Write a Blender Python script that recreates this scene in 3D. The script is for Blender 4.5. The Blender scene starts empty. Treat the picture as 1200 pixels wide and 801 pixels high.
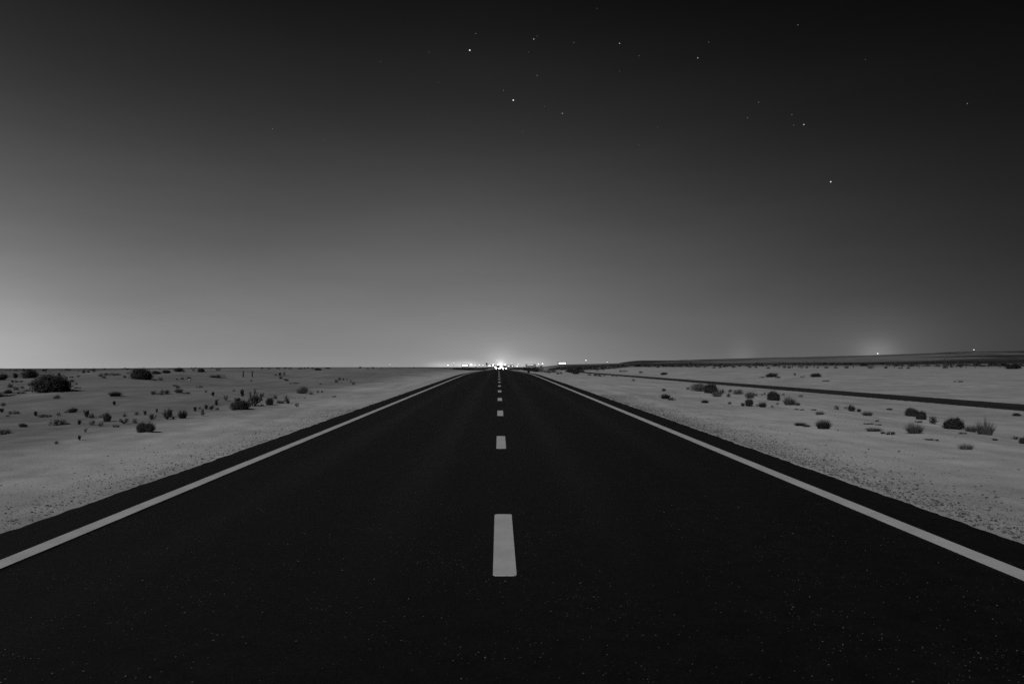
import bpy, bmesh, math, random
import numpy as np
from mathutils import Vector

random.seed(11)
RNG = np.random.default_rng(11)
S = bpy.context.scene
COL = S.collection

# ------------------------------------------------------------------ camera
F = 850.0                                # focal length in photo pixels (photo is 1200 x 801)
CAM = np.array([0.0, 0.0, 1.45])
yaw = math.atan((600 - 584.5) / F)
pitch = math.atan((422 - 400.5) / F)
fwd = np.array([math.sin(yaw) * math.cos(pitch), math.cos(yaw) * math.cos(pitch), math.sin(pitch)])
right = np.array([math.cos(yaw), -math.sin(yaw), 0.0])
up = np.cross(right, fwd)

def ray(px, py):
    d = fwd + (px - 600) / F * right + (400.5 - py) / F * up
    return d / np.linalg.norm(d)

cam_d = bpy.data.cameras.new('camera')
cam_d.sensor_width = 36.0
cam_d.lens = F / 1200 * 36.0
cam_d.clip_start = 0.05
cam_d.clip_end = 90000
cam = bpy.data.objects.new('camera', cam_d)
COL.objects.link(cam)
cam.location = CAM
cam.rotation_euler = Vector(tuple(fwd)).to_track_quat('-Z', 'Y').to_euler()
S.camera = cam

# ------------------------------------------------------------------ numpy helpers
def sstep(a, b, x):
    t = np.clip((np.asarray(x, float) - a) / (b - a), 0, 1)
    return t * t * (3 - 2 * t)

def _h(ix, iy, seed):
    n = np.sin(ix * 127.1 + iy * 311.7 + seed * 74.7) * 43758.5453
    return n - np.floor(n)

def vnoise(x, y, seed=0):
    x = np.asarray(x, float); y = np.asarray(y, float)
    ix = np.floor(x); iy = np.floor(y)
    fx = x - ix; fy = y - iy
    fx = fx * fx * fx * (fx * (fx * 6 - 15) + 10); fy = fy * fy * fy * (fy * (fy * 6 - 15) + 10)
    a = _h(ix, iy, seed); b = _h(ix + 1, iy, seed); c = _h(ix, iy + 1, seed); d = _h(ix + 1, iy + 1, seed)
    return (a + (b - a) * fx) * (1 - fy) + (c + (d - c) * fx) * fy - 0.5

# ------------------------------------------------------------------ terrain height
_py = np.array([-4000, 0, 40, 70, 100, 150, 271, 400, 1000, 3000, 8000, 20000.0])
_pz = np.array([0, 0, 0, -.02, -.25, -.78, -2.2, -3.5, -8.7, -27.0, -74, -190.0])
def _hermite(xk, yk):
    d = np.diff(yk) / np.diff(xk)
    m = np.zeros_like(yk)
    m[1:-1] = np.where(d[:-1] * d[1:] > 0, 2 * d[:-1] * d[1:] / (d[:-1] + d[1:] + 1e-12), 0)
    m[0] = d[0]; m[-1] = d[-1]
    def f(x):
        x = np.clip(np.asarray(x, float), xk[0], xk[-1] - 1e-6)
        i = np.clip(np.searchsorted(xk, x, side='right') - 1, 0, len(xk) - 2)
        h = xk[i + 1] - xk[i]; t = (x - xk[i]) / h
        return ((2*t**3 - 3*t**2 + 1) * yk[i] + (t**3 - 2*t**2 + t) * h * m[i]
                + (-2*t**3 + 3*t**2) * yk[i+1] + (t**3 - t**2) * h * m[i+1])
    return f
P = _hermite(_py, _pz)

_hill = [(600, 428.6), (640, 427.4), (700, 426.2), (760, 424.6), (800, 421.9), (850, 420.4), (900, 419), (950, 417.8), (1000, 416.8),
         (1040, 415.3), (1100, 413), (1140, 411.6), (1200, 411), (1300, 409.5), (1500, 410), (2200, 418)]
HA = []; HS = []
for px, py in _hill:
    r = ray(px, py); HA.append(r[0] / r[1]); HS.append(r[2] / r[1])
HA = np.array(HA); HS = np.array(HS)

def G(x, y):
    x = np.asarray(x, float); y = np.asarray(y, float)
    r = np.hypot(x, y)
    base = P(np.where(y > 0, np.maximum(y, 0.75 * r), y))
    base = base - .0014 * np.maximum(r - 90, 0) * sstep(-.28, -.6, x / np.maximum(y, 1.0))
    # right-hand plain, a little below the embankment
    yy = np.clip(y, 0, 400)
    z26 = -.6 - .0074 * yy
    z26 = z26 + (base - z26) * sstep(206, 330, y)
    zp = -.8 + (base + .8) * sstep(200, 420, y) * (1 - sstep(.12, .2, x / np.maximum(y, 1)))
    z = base + (z26 - base) * sstep(6.5, 20, x)
    z = z + (zp - z) * sstep(30, 46, x)
    # left-hand sand, slightly rolling
    lm = sstep(6, 20, -x)
    near = 1 - .75 * sstep(60, 200, r)
    z = z + lm * near * ((.72 * vnoise(x / 12 + 3.1, y / 15, 1)) * (1 - .6 * sstep(45, 110, r)) + .26 * vnoise(x / 4.6, y / 6.5, 2) + .06 * vnoise(x / 1.4, y / 2.2, 12) - .02)
    for bx, by, bh, sx_, sy_ in ((-36, 112, .50, 17, 24), (-20, 155, .45, 11, 32), (-27, 62, .38, 9, 9), (-11.5, 92, .25, 4, 22), (-14, 33, .22, 4, 7), (-24, 44, .25, 5, 8)):   # low dunes
        z = z + bh * np.exp(-.5 * (((x - bx) / sx_) ** 2 + ((y - by) / sy_) ** 2)) * sstep(5.5, 9, -x)
    rm = sstep(7, 11, x) * (1 - sstep(20.5, 23, x)) + sstep(28.5, 33, x)
    z = z + rm * near * (.20 * vnoise(x / 9 + 7.7, y / 15, 3) + .09 * vnoise(x / 2.6, y / 7, 4))
    # wheel ruts and grader windrows along the verges
    v = sstep(4.4, 5.2, np.abs(x)) * (1 - sstep(12, 15, np.abs(x))) * (1 - sstep(40, 90, r))
    z = z + v * (.035 * vnoise(x / .55, y / 14, 5) + .03 * vnoise(x / .35, y / .5, 6) + .05 * vnoise(x / 1.7, y / 22, 7))
    # dark hill on the right
    ys = np.maximum(y, 1.0)
    a = x / ys
    top = np.interp(a, HA, HS)
    y0, yr = 235.0, 680.0
    zb0 = -.8 + (P(y0) + .8) * (1 - sstep(.12, .2, a))
    s0 = (zb0 - 1.45) / y0
    t = np.clip((ys - y0) / (yr - y0), 0, 1) ** .8
    s = s0 + (top - s0) * t - np.maximum(ys - yr, 0) * 2.2e-5
    hz = 1.45 + s * ys + .5 * sstep(y0, 400, ys) * (vnoise(x / 40, y / 40, 8) + .4 * vnoise(x / 13, y / 13, 9))
    hm = sstep(.02, .10, a) * (y > y0)
    hz = np.maximum(hz, z)
    return z + (hz - z) * hm

def hit(px, py):
    d = ray(px, py)
    h = math.hypot(d[0], d[1])
    ts = np.geomspace(2.0, 2500, 4200) / h
    X = d[0] * ts; Y = d[1] * ts; Z = CAM[2] + d[2] * ts
    below = np.nonzero(Z < G(X, Y))[0]
    k = below[0] if len(below) else int(np.argmin(Z - G(X, Y) + (ts * h > 320) * 50))
    k = max(k, 1)
    return np.array([X[k], Y[k], float(G(X[k], Y[k]))]), float(Y[k] * fwd[1] + X[k] * fwd[0])

def atD(px, D):
    """ground point seen at photo column px, D metres ahead"""
    d = ray(px, 425); t = D / d[1]
    x, y = d[0] * t, D
    return np.array([x, y, float(G(x, y))])

def zof(py, px, D):
    d = ray(px, py)
    return CAM[2] + d[2] * D / d[1]

# ------------------------------------------------------------------ materials
def mat(name, col, rough=.9, spec=.2, noise=None, bump=None, emit=None):
    m = bpy.data.materials.new(name); m.use_nodes = True
    nt = m.node_tree; b = nt.nodes['Principled BSDF']
    b.inputs['Roughness'].default_value = rough
    b.inputs['Specular IOR Level'].default_value = spec
    b.inputs['Base Color'].default_value = (col, col, col, 1)
    if emit:
        b.inputs['Emission Color'].default_value = (1, 1, 1, 1)
        b.inputs['Emission Strength'].default_value = emit
    if noise:
        sc, amt = noise
        tc = nt.nodes.new('ShaderNodeTexCoord')
        n = nt.nodes.new('ShaderNodeTexNoise'); n.inputs['Scale'].default_value = sc; n.inputs['Detail'].default_value = 4
        nt.links.new(tc.outputs['Object'], n.inputs['Vector'])
        mr = nt.nodes.new('ShaderNodeMapRange')
        mr.inputs['From Min'].default_value = .3; mr.inputs['From Max'].default_value = .7
        mr.inputs['To Min'].default_value = col * (1 - amt); mr.inputs['To Max'].default_value = col * (1 + amt)
        nt.links.new(n.outputs['Fac'], mr.inputs['Value'])
        nt.links.new(mr.outputs['Result'], b.inputs['Base Color'])
    return m

class NT:
    def __init__(s, nt): s.nt = nt
    def n(s, t): return s.nt.nodes.new(t)
    def l(s, a, b): s.nt.links.new(a, b)
    def m(s, op, a, b=None, c=None, clamp=False):
        n = s.n('ShaderNodeMath'); n.operation = op; n.use_clamp = clamp
        for i, v in enumerate((a, b, c)):
            if v is None: continue
            if isinstance(v, (int, float)): n.inputs[i].default_value = v
            else: s.l(v, n.inputs[i])
        return n.outputs[0]
    def ss(s, v, a, b, lo=0.0, hi=1.0):
        n = s.n('ShaderNodeMapRange'); n.interpolation_type = 'SMOOTHSTEP'
        s.l(v, n.inputs['Value'])
        n.inputs['From Min'].default_value = a; n.inputs['From Max'].default_value = b
        n.inputs['To Min'].default_value = lo; n.inputs['To Max'].default_value = hi
        return n.outputs['Result']
    def noise(s, vec, scale, detail=4, rough=.55, sx=1, sy=1):
        if sx != 1 or sy != 1:
            mp = s.n('ShaderNodeMapping'); mp.inputs['Scale'].default_value = (sx, sy, 1); s.l(vec, mp.inputs['Vector']); vec = mp.outputs[0]
        n = s.n('ShaderNodeTexNoise'); n.inputs['Scale'].default_value = scale
        n.inputs['Detail'].default_value = detail; n.inputs['Roughness'].default_value = rough
        s.l(vec, n.inputs['Vector']); return n.outputs['Fac']

def sand_material():
    m = bpy.data.materials.new('desert_sand'); m.use_nodes = True
    q = NT(m.node_tree); b = m.node_tree.nodes['Principled BSDF']
    b.inputs['Roughness'].default_value = 1.0; b.inputs['Specular IOR Level'].default_value = .05
    geo = q.n('ShaderNodeNewGeometry'); pos = geo.outputs['Position']
    at = q.n('ShaderNodeAttribute'); at.attribute_name = 'fill'; fill = at.outputs['Fac']      # graded pale fill beside the road
    at2 = q.n('ShaderNodeAttribute'); at2.attribute_name = 'scrub'; scrub = at2.outputs['Fac']  # ground covered with dark low scrub
    big = q.noise(pos, .22, 4)
    mid = q.noise(pos, 1.1, 5, .6)
    fine = q.noise(pos, 26, 5, .7)
    streak = q.noise(pos, 1.6, 4, .6, 1, .06)
    fm = q.m('ADD', fill, q.m('MULTIPLY', q.m('SUBTRACT', mid, .5), .5), clamp=True)
    base = q.m('ADD', q.m('MULTIPLY', fm, .215), .225)
    mod = q.m('ADD', q.ss(big, .3, .7, -.13, .15), q.ss(mid, .3, .7, -.08, .09))
    mod = q.m('ADD', mod, q.ss(fine, .3, .7, -.10, .10))
    mod = q.m('ADD', mod, q.ss(streak, .35, .65, -.07, .07))
    base = q.m('MULTIPLY', base, q.m('ADD', mod, 1.0))
    # grit: small dark and pale grains in the fill
    vo = q.n('ShaderNodeTexVoronoi'); vo.inputs['Scale'].default_value = 52; q.l(pos, vo.inputs['Vector'])
    sp = q.n('ShaderNodeSeparateColor'); q.l(vo.outputs['Color'], sp.inputs[0])
    at3 = q.n('ShaderNodeAttribute'); at3.attribute_name = 'grit'; grit = at3.outputs['Fac']
    inside = q.ss(vo.outputs['Distance'], .22, .34, 1, 0)
    pick = q.m('LESS_THAN', sp.outputs[0], q.m('MULTIPLY', q.m('MULTIPLY', grit, q.ss(q.noise(pos, 2.3, 4, .7), .38, .62, .25, 1.3)), .42))
    k = q.m('MULTIPLY', inside, pick)
    tone = q.m('ADD', q.m('MULTIPLY', sp.outputs[1], 1.0), .22)
    base = q.m('MULTIPLY', base, q.m('ADD', 1.0, q.m('MULTIPLY', k, q.m('SUBTRACT', tone, 1.0))))
    # scrub cover
    patch = q.noise(pos, .035, 5, .65, 1, 2.0)
    patch2 = q.noise(pos, .22, 4, .65)
    sm = q.m('ADD', scrub, q.m('MULTIPLY', q.m('SUBTRACT', q.m('ADD', patch, patch2), 1.0), 0.8))
    sm = q.m('MULTIPLY', q.ss(sm, .05, .95), q.ss(scrub, 0, .12))
    col = q.n('ShaderNodeMix'); col.data_type = 'FLOAT'
    q.l(sm, col.inputs[0]); q.l(base, col.inputs[2]); col.inputs[3].default_value = .036
    q.l(col.outputs[0], b.inputs['Base Color'])
    bp = q.n('ShaderNodeBump'); bp.inputs['Strength'].default_value = .55; bp.inputs['Distance'].default_value = .02
    q.l(q.m('ADD', q.m('ADD', fine, q.m('MULTIPLY', mid, 1.5)), q.m('MULTIPLY', k, .5)), bp.inputs['Height'])
    q.l(bp.outputs[0], b.inputs['Normal'])
    return m

def asphalt_material(name='asphalt', base=.0175):
    m = bpy.data.materials.new(name); m.use_nodes = True
    q = NT(m.node_tree); b = m.node_tree.nodes['Principled BSDF']
    geo = q.n('ShaderNodeNewGeometry'); pos = geo.outputs['Position']
    big = q.noise(pos, .5, 4, .6, 1, .25)
    mid = q.noise(pos, 5, 5, .65)
    vo = q.n('ShaderNodeTexVoronoi'); vo.inputs['Scale'].default_value = 95; q.l(pos, vo.inputs['Vector'])
    sp = q.n('ShaderNodeSeparateColor'); q.l(vo.outputs['Color'], sp.inputs[0])
    c = q.m('MULTIPLY', q.ss(big, .3, .7, .8, 1.2), q.ss(mid, .25, .75, .65, 1.35))
    c = q.m('MULTIPLY', c, base)
    c = q.m('MULTIPLY', c, q.m('ADD', .55, q.m('MULTIPLY', sp.outputs[1], .9)))
    # pale aggregate grains, their glints painted into the asphalt colour
    vo2 = q.n('ShaderNodeTexVoronoi'); vo2.inputs['Scale'].default_value = 55; q.l(pos, vo2.inputs['Vector']); vo2.inputs['Scale'].default_value = 105
    sp2 = q.n('ShaderNodeSeparateColor'); q.l(vo2.outputs['Color'], sp2.inputs[0])
    cl = q.noise(pos, 1.3, 4, .7)
    thr = q.ss(cl, .47, .68, .012, .20)
    k = q.m('MULTIPLY', q.m('LESS_THAN', sp2.outputs[0], thr), q.ss(vo2.outputs['Distance'], .22, .38, 1, 0))
    c = q.m('ADD', c, q.m('MULTIPLY', k, q.m('MULTIPLY', q.m('POWER', sp2.outputs[1], 4.0), .32)))
    q.l(c, b.inputs['Base Color'])
    px_ = q.n('ShaderNodeSeparateXYZ'); q.l(pos, px_.inputs[0])
    ax = q.m('ABSOLUTE', px_.outputs[0])
    wheel = q.m('ABSOLUTE', q.m('SUBTRACT', q.m('ABSOLUTE', q.m('SUBTRACT', ax, 1.75)), .8))     # polished wheel paths, two per lane
    tr = q.ss(q.m('ADD', wheel, q.m('MULTIPLY', q.m('SUBTRACT', big, .5), .5)), .05, .45, -.07, .03)
    q.l(q.m('ADD', q.m('ADD', tr, .60), q.m('MULTIPLY', q.m('SUBTRACT', mid, .5), .25)), b.inputs['Roughness'])
    b.inputs['Specular IOR Level'].default_value = .25
    bp = q.n('ShaderNodeBump'); bp.inputs['Strength'].default_value = .35; bp.inputs['Distance'].default_value = .006
    q.l(q.m('ADD', sp.outputs[0], mid), bp.inputs['Height']); q.l(bp.outputs[0], b.inputs['Normal'])
    return m

def paint_material():
    m = bpy.data.materials.new('road_paint'); m.use_nodes = True
    q = NT(m.node_tree); b = m.node_tree.nodes['Principled BSDF']
    geo = q.n('ShaderNodeNewGeometry'); pos = geo.outputs['Position']
    n1 = q.noise(pos, 3, 5, .6); n2 = q.noise(pos, 60, 3, .7)
    c = q.m('MULTIPLY', q.ss(n1, .3, .7, .47, .56), q.ss(n2, .25, .75, .9, 1.06))
    wear = q.m('MULTIPLY', q.ss(n2, .70, .78), q.ss(n1, .5, .7))
    c = q.m('MULTIPLY', c, q.m('SUBTRACT', 1.0, q.m('MULTIPLY', wear, .6)))
    q.l(c, b.inputs['Base Color'])
    b.inputs['Roughness'].default_value = .8; b.inputs['Specular IOR Level'].default_value = .2
    return m

def leaf_material(name, lo, hi):
    m = bpy.data.materials.new(name); m.use_nodes = True
    q = NT(m.node_tree); b = m.node_tree.nodes['Principled BSDF']
    geo = q.n('ShaderNodeNewGeometry'); oi = q.n('ShaderNodeObjectInfo')
    r = q.m('ADD', q.m('MULTIPLY', geo.outputs['Random Per Island'], .7), q.m('MULTIPLY', oi.outputs['Random'], .3))
    q.l(q.m('ADD', lo, q.m('MULTIPLY', r, hi - lo)), b.inputs['Base Color'])
    b.inputs['Roughness'].default_value = .85; b.inputs['Specular IOR Level'].default_value = .1
    return m

M_sand = sand_material(); M_asph = asphalt_material('asphalt', .0048); M_asph2 = asphalt_material('old_asphalt', .03); M_paint = paint_material()
M_dark = leaf_material('dark_shrub_leaf', .022, .072)
M_small = leaf_material('small_shrub_leaf', .035, .10)
M_mid = leaf_material('grey_shrub_leaf', .07, .16)
M_pale = leaf_material('dry_grass', .07, .17)
M_stem = mat('woody_stem', .045, noise=(8, .4))
M_post = mat('weathered_post', .05, noise=(6, .4))
M_metal = mat('galvanised_metal', .18, .5, .4, noise=(3, .25))
M_wall = mat('rendered_wall', .35, noise=(.6, .25))
M_roof = mat('flat_roof', .12, noise=(.5, .3))
M_car = mat('car_paint', .10, .3, .5, noise=(2, .1))
M_rubber = mat('tyre_rubber', .02, noise=(9, .3))
M_glass = mat('dark_glass', .02, .08, .6, noise=(2, .1))
M_sign = mat('sign_back', .03, .6, .3, noise=(3, .2))
def lit(name, e): return mat(name, .8, emit=e)
M_lamp = lit('lamp_light', 3.0); M_lampdim = lit('dim_lamp_light', 1.1); M_lampbig = lit('flood_light', 12)
M_win = lit('lit_window', 2.0); M_winb = lit('bright_lit_window', 5.0); M_head = lit('added_headlamp_light', 70)

# ------------------------------------------------------------------ object helpers
def unit(V, top=1.0):
    V = np.array(V, float)
    lo, hi = np.percentile(V, 2.5, axis=0), np.percentile(V, 97.5, axis=0)
    V[:, :2] = (V[:, :2] - (lo + hi)[:2] / 2) / (hi - lo)[:2]
    V[:, 2] = V[:, 2] / hi[2] * top
    return V

def mesh(name, V, Fc, m, smooth=False):
    me = bpy.data.meshes.new(name)
    me.from_pydata([tuple(v) for v in V], [], [tuple(f) for f in Fc])
    me.materials.append(m)
    if smooth: me.polygons.foreach_set('use_smooth', [True] * len(me.polygons))
    me.update()
    return me

def link(name, me, parent=None, loc=None):
    o = bpy.data.objects.new(name, me); COL.objects.link(o)
    if parent: o.parent = parent
    if loc is not None: o.location = loc
    return o

def tag(o, label=None, cat=None, group=None, kind=None):
    if label: o['label'] = label
    if cat: o['category'] = cat
    if group: o['group'] = group
    if kind: o['kind'] = kind
    return o

class MB:
    def __init__(s): s.V = []; s.F = []
    def add(s, V, Fc):
        n = len(s.V); s.V += [tuple(v) for v in V]; s.F += [tuple(i + n for i in f) for f in Fc]
    def box(s, c, d, bev=0.0):
        bm = bmesh.new(); bmesh.ops.create_cube(bm, size=1)
        for v in bm.verts: v.co = Vector((c[0] + v.co.x * d[0], c[1] + v.co.y * d[1], c[2] + v.co.z * d[2]))
        if bev: bmesh.ops.bevel(bm, geom=bm.edges[:], offset=bev, segments=2, affect='EDGES')
        bm.verts.index_update()
        s.add([v.co[:] for v in bm.verts], [[v.index for v in f.verts] for f in bm.faces]); bm.free()
    def cyl(s, p0, p1, r0, r1=None, n=8):
        r1 = r0 if r1 is None else r1
        p0 = Vector(p0); p1 = Vector(p1); d = (p1 - p0).normalized()
        a = d.orthogonal().normalized(); b = d.cross(a)
        V = []
        for p, r in ((p0, r0), (p1, r1)):
            for k in range(n):
                t = 2 * math.pi * k / n; V.append(p + r * (math.cos(t) * a + math.sin(t) * b))
        Fc = [(k, (k + 1) % n, n + (k + 1) % n, n + k) for k in range(n)] + [tuple(range(n))[::-1], tuple(range(n, 2 * n))]
        s.add(V, Fc)
    def ball(s, c, r, sc=(1, 1, 1), sub=2):
        bm = bmesh.new(); bmesh.ops.create_icosphere(bm, subdivisions=sub, radius=r); bm.verts.index_update()
        s.add([(c[0] + v.co.x * sc[0], c[1] + v.co.y * sc[1], c[2] + v.co.z * sc[2]) for v in bm.verts], [[v.index for v in f.verts] for f in bm.faces]); bm.free()
    def prism(s, prof, y0, y1):
        n = len(prof)
        V = [(x, y0, z) for x, z in prof] + [(x, y1, z) for x, z in prof]
        Fc = [(k, (k + 1) % n, n + (k + 1) % n, n + k) for k in range(n)] + [tuple(range(n))[::-1], tuple(range(n, 2 * n))]
        s.add(V, Fc)
    def me(s, name, m, smooth=False): return mesh(name, s.V, s.F, m, smooth)
    def build(s, name, m, parent=None, loc=None, smooth=False): return link(name, s.me(name, m, smooth), parent, loc)

def empty(name, loc, rz=0):
    o = bpy.data.objects.new(name, None); COL.objects.link(o); o.location = loc; o.rotation_euler = (0, 0, rz); o.empty_display_size = .2
    return o

# ------------------------------------------------------------------ terrain mesh (polar sheet about the viewpoint)
MOUNDS = []; PLANTED = []
def mound_at(x, y):
    """wind-blown sand heaped at the foot of the larger shrubs"""
    z = np.zeros_like(np.asarray(x, float))
    for mx, my, mr, mh in MOUNDS: z = z + mh * np.exp(-.5 * ((x - mx) ** 2 + ((y - my) * .8) ** 2) / mr ** 2)
    return z

def build_ground():
    an = list(np.linspace(-46, 46, 900)) + list(np.linspace(46.6, 313.4, 180))
    an = np.radians(np.array(an))
    rr = np.concatenate([np.geomspace(1.2, 60, 300)[:-1], np.geomspace(60, 800, 190)[:-1], np.geomspace(800, 15000, 60)])
    A, R = np.meshgrid(an, rr)
    X = R * np.sin(A); Y = R * np.cos(A)
    Z = G(X, Y) + mound_at(X, Y)
    # bed under the asphalt
    bed = 1 - sstep(3.9, 4.12, np.abs(X))
    Z = Z - .03 * bed * (Y < 420) - .03 * ((X > 23.9) & (X < 27.7) & (Y > 3) & (Y < 330))
    nr, na = X.shape
    V = np.stack([X, Y, Z], -1).reshape(-1, 3)
    i = np.arange(nr - 1)[:, None] * na; j = np.arange(na)[None, :]; j2 = (j + 1) % na
    q = np.stack([i + j, i + j2, i + na + j2, i + na + j], -1).reshape(-1, 4)[:, ::-1]
    V = np.vstack([V, [[0, 0, float(G(0, 0)) - .03]]])
    tri = [(k, len(V) - 1, (k + 1) % na) for k in range(na)]
    me = bpy.data.meshes.new('ground')
    me.from_pydata(V.tolist(), [], q.tolist() + [t[::-1] for t in tri])
    me.materials.append(M_sand)
    x, y = V[:, 0], V[:, 1]; r = np.hypot(x, y)
    wob = 1.6 * vnoise(y / 6, x / 30, 31) + .7 * vnoise(y / 2.2, x / 10, 32)
    fill = np.where(x < 0, 1 - sstep(5.6, 9.5, -x + .8 * wob), 1 - .22 * sstep(9, 22, x + wob))
    fill = np.where(x < -3, fill * 1.0, fill)
    fill *= 1 - .12 * sstep(28, 60, x)
    scr = .52 * sstep(150, 380, r) * (1 - .4 * np.exp(-(x / 40) ** 2))
    a = x / np.maximum(y, 1)
    hillm = sstep(.03, .12, a) * sstep(226, 262, y)
    scr = np.maximum(scr * (y > 0), hillm * (.90 + 1.05 * vnoise(np.log(np.maximum(y, 1)) * 9.5 + 1.2 * vnoise(a * 6, y / 300, 43), a * 2.2, 41) + .35 * vnoise(np.log(np.maximum(y, 1)) * 30, a * 9, 42)))
    # sparse scrubby strip on the far left
    scr = np.maximum(scr, .45 * sstep(-.52, -.62, a) * sstep(34, 60, y) * (y > 0))
    grit = np.where(x > 0, (1 - sstep(4.6, 7.6, x + .6 * vnoise(y / 1.5, x, 33))), .6 * (1 - sstep(4.3, 6.2, -x)))
    grit = np.clip(grit + .10, 0, 1) * (np.abs(x) < 12)
    for nm, arr in (('fill', fill), ('scrub', scr), ('grit', grit)):
        at = me.attributes.new(nm, 'FLOAT', 'POINT'); at.data.foreach_set('value', np.clip(arr, 0, 1.5).astype(np.float32))
    me.polygons.foreach_set('use_smooth', [True] * len(me.polygons))
    me.update()
    return tag(link('ground', me), kind='structure', label='pale rolling desert sand on both sides of the road')

# ------------------------------------------------------------------ main road
HW = 4.17
def road_mesh(name, xc, hw, y0, y1, zf, m, jit, th):
    ys = []; y = y0
    while y < y1:
        ys.append(y); y += max(.03, abs(y) * .005)
    ys = np.array(ys)
    def jt(s):
        return jit * (.5 * vnoise(ys / .9, ys * 0 + s, 50) + .7 * vnoise(ys / .23, ys * 0 + s, 51) + .5 * vnoise(ys / .09, ys * 0 + s, 53) + .45 * vnoise(ys / 5.5, ys * 0 + s, 52))
    L = xc - hw + jt(1.3); Rr = xc + hw + jt(9.3)
    z = zf(ys)
    n = len(ys); V = []
    for k in range(n):
        V += [(L[k], ys[k], z[k] - th), (L[k] + .012, ys[k], z[k]), (xc, ys[k], z[k] + .004), (Rr[k] - .012, ys[k], z[k]), (Rr[k], ys[k], z[k] - th)]
    Fc = [(5*k+c, 5*k+c+1, 5*(k+1)+c+1, 5*(k+1)+c) for k in range(n - 1) for c in range(4)]
    return mesh(name, V, Fc, m)
road = tag(link('road', road_mesh('road', 0, HW, -25, 420, P, M_asph, .055, .06)), kind='structure', label='straight dark asphalt road running to the horizon')
def stripe(x0, x1, y0, y1, step):
    ys = [y0]
    while ys[-1] < y1: ys.append(min(y1, ys[-1] + max(step, abs(ys[-1]) * .008)))
    V = []
    for y in ys:
        z = float(P(y)) + .0085
        V += [(x0, y, z - .006), (x0 + .003, y, z), (x1 - .003, y, z), (x1, y, z - .006)]
    Fc = [(4*k+c, 4*k+c+1, 4*k+5+c, 4*k+4+c) for k in range(len(ys) - 1) for c in range(3)]
    return V, Fc
for sgn in (-1, 1):
    xs = sorted((sgn * (3.53 - .08), sgn * (3.53 + .08)))
    V, Fc = stripe(xs[0], xs[1], -25, 420, .15)
    # slightly uneven painted edges
    V = [(v[0] + .006 * float(vnoise(v[1] / .4, sgn + v[0] * 3, 60)), v[1], v[2]) for v in V]
    link('edge_line', mesh('edge_line', V, Fc, M_paint), road)
def dash(y0, L, x):
    mb = MB(); hw = .079; r = .03
    pts = []
    for cx, cy, a0 in ((hw - r, L - r, 0), (-hw + r, L - r, 90), (-hw + r, r, 180), (hw - r, r, 270)):
        for k in range(5):
            a = math.radians(a0 + 22.5 * k); pts.append((cx + r * math.cos(a), cy + r * math.sin(a)))
    n = len(pts)
    def zz(y): return float(P(y0 + y)) + .0085
    V = [(x + a, y0 + b, zz(b)) for a, b in pts] + [(x + a * 1.03, y0 + b + (.004 if b > L/2 else -.004), zz(b) - .006) for a, b in pts]
    mb.add(V, [tuple(range(n))] + [(k, n + k, n + (k + 1) % n, (k + 1) % n) for k in range(n)])
    return mb.build('centre_dash', M_paint, road)
y = 4.91 - 7.03 * 3
while y < 400:
    dash(y, 1.94, .042); y += 7.03

# second, narrower road across the plain on the right
road2 = tag(link('side_road', road_mesh('side_road', 25.8, 2.06, 4, 328, lambda ys: G(np.full_like(ys, 25.8), ys), M_asph2, .12, .05)), kind='structure', label='narrow dark track across the sand on the right, parallel to the road')

# ------------------------------------------------------------------ gravel (countless small stones)
def stones(n, xf, yf, smin, smax):
    bm = bmesh.new(); bmesh.ops.create_icosphere(bm, subdivisions=1, radius=1); bm.verts.index_update()
    bv = np.array([v.co[:] for v in bm.verts]); bf = np.array([[v.index for v in f.verts] for f in bm.faces]); bm.free()
    Vs = []; Fs = []
    for i in range(n):
        y = yf(); x = xf(y)
        s = smin * (smax / smin) ** (RNG.random() ** 2.2)
        sc = s * RNG.uniform(.6, 1.25, 3); sc[2] *= .6
        t = RNG.random() * 6.28; c, sn = math.cos(t), math.sin(t)
        v = bv * (1 + .22 * (RNG.random(bv.shape) - .5)) * sc
        v = np.stack([v[:, 0] * c - v[:, 1] * sn, v[:, 0] * sn + v[:, 1] * c, v[:, 2]], -1) + (x, y, float(G(x, y)) + sc[2] * .3)
        Fs.append(bf + len(bv) * i); Vs.append(v)
    return np.vstack(Vs).tolist(), np.vstack(Fs).tolist()
M_gravel = leaf_material('gravel_stone', .03, .33)
V, Fc = stones(15000, lambda y: 4.22 + RNG.exponential(.34) + RNG.random() * .1 - .06, lambda: 4.5 + 26 * RNG.random() ** 1.4, .005, .018)
V2, F2 = stones(4200, lambda y: -4.20 - RNG.exponential(.4), lambda: 4.5 + 18 * RNG.random() ** 1.4, .005, .016)
V3, F3 = stones(900, lambda y: 4.5 + 6 * RNG.random(), lambda: 5 + 30 * RNG.random(), .006, .02)
n1 = len(V); n2 = n1 + len(V2)
gv = link('gravel', mesh('gravel', V + V2 + V3, Fc + [[i + n1 for i in f] for f in F2] + [[i + n2 for i in f] for f in F3], M_gravel))
tag(gv, 'loose gravel scattered along the crumbling edges of the asphalt', 'gravel', kind='stuff')
_gx = RNG.uniform(-2.6, 3.2, 60)
V, Fc = stones(1500, lambda y: _gx[RNG.integers(0, 60)] + RNG.normal(0, .2), lambda: 2.4 + 5 * RNG.random() ** 1.5, .0016, .0058)  # pale grains put in as glints of the near asphalt
V = [(v[0], v[1], v[2] + .004) for v in V]
tag(link('road_glint_grit', mesh('road_glint_grit', V, Fc, leaf_material('pale_glint_grit', .03, .22))), 'pale loose grains standing in for glints on the near asphalt', 'grit', kind='stuff')

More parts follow.
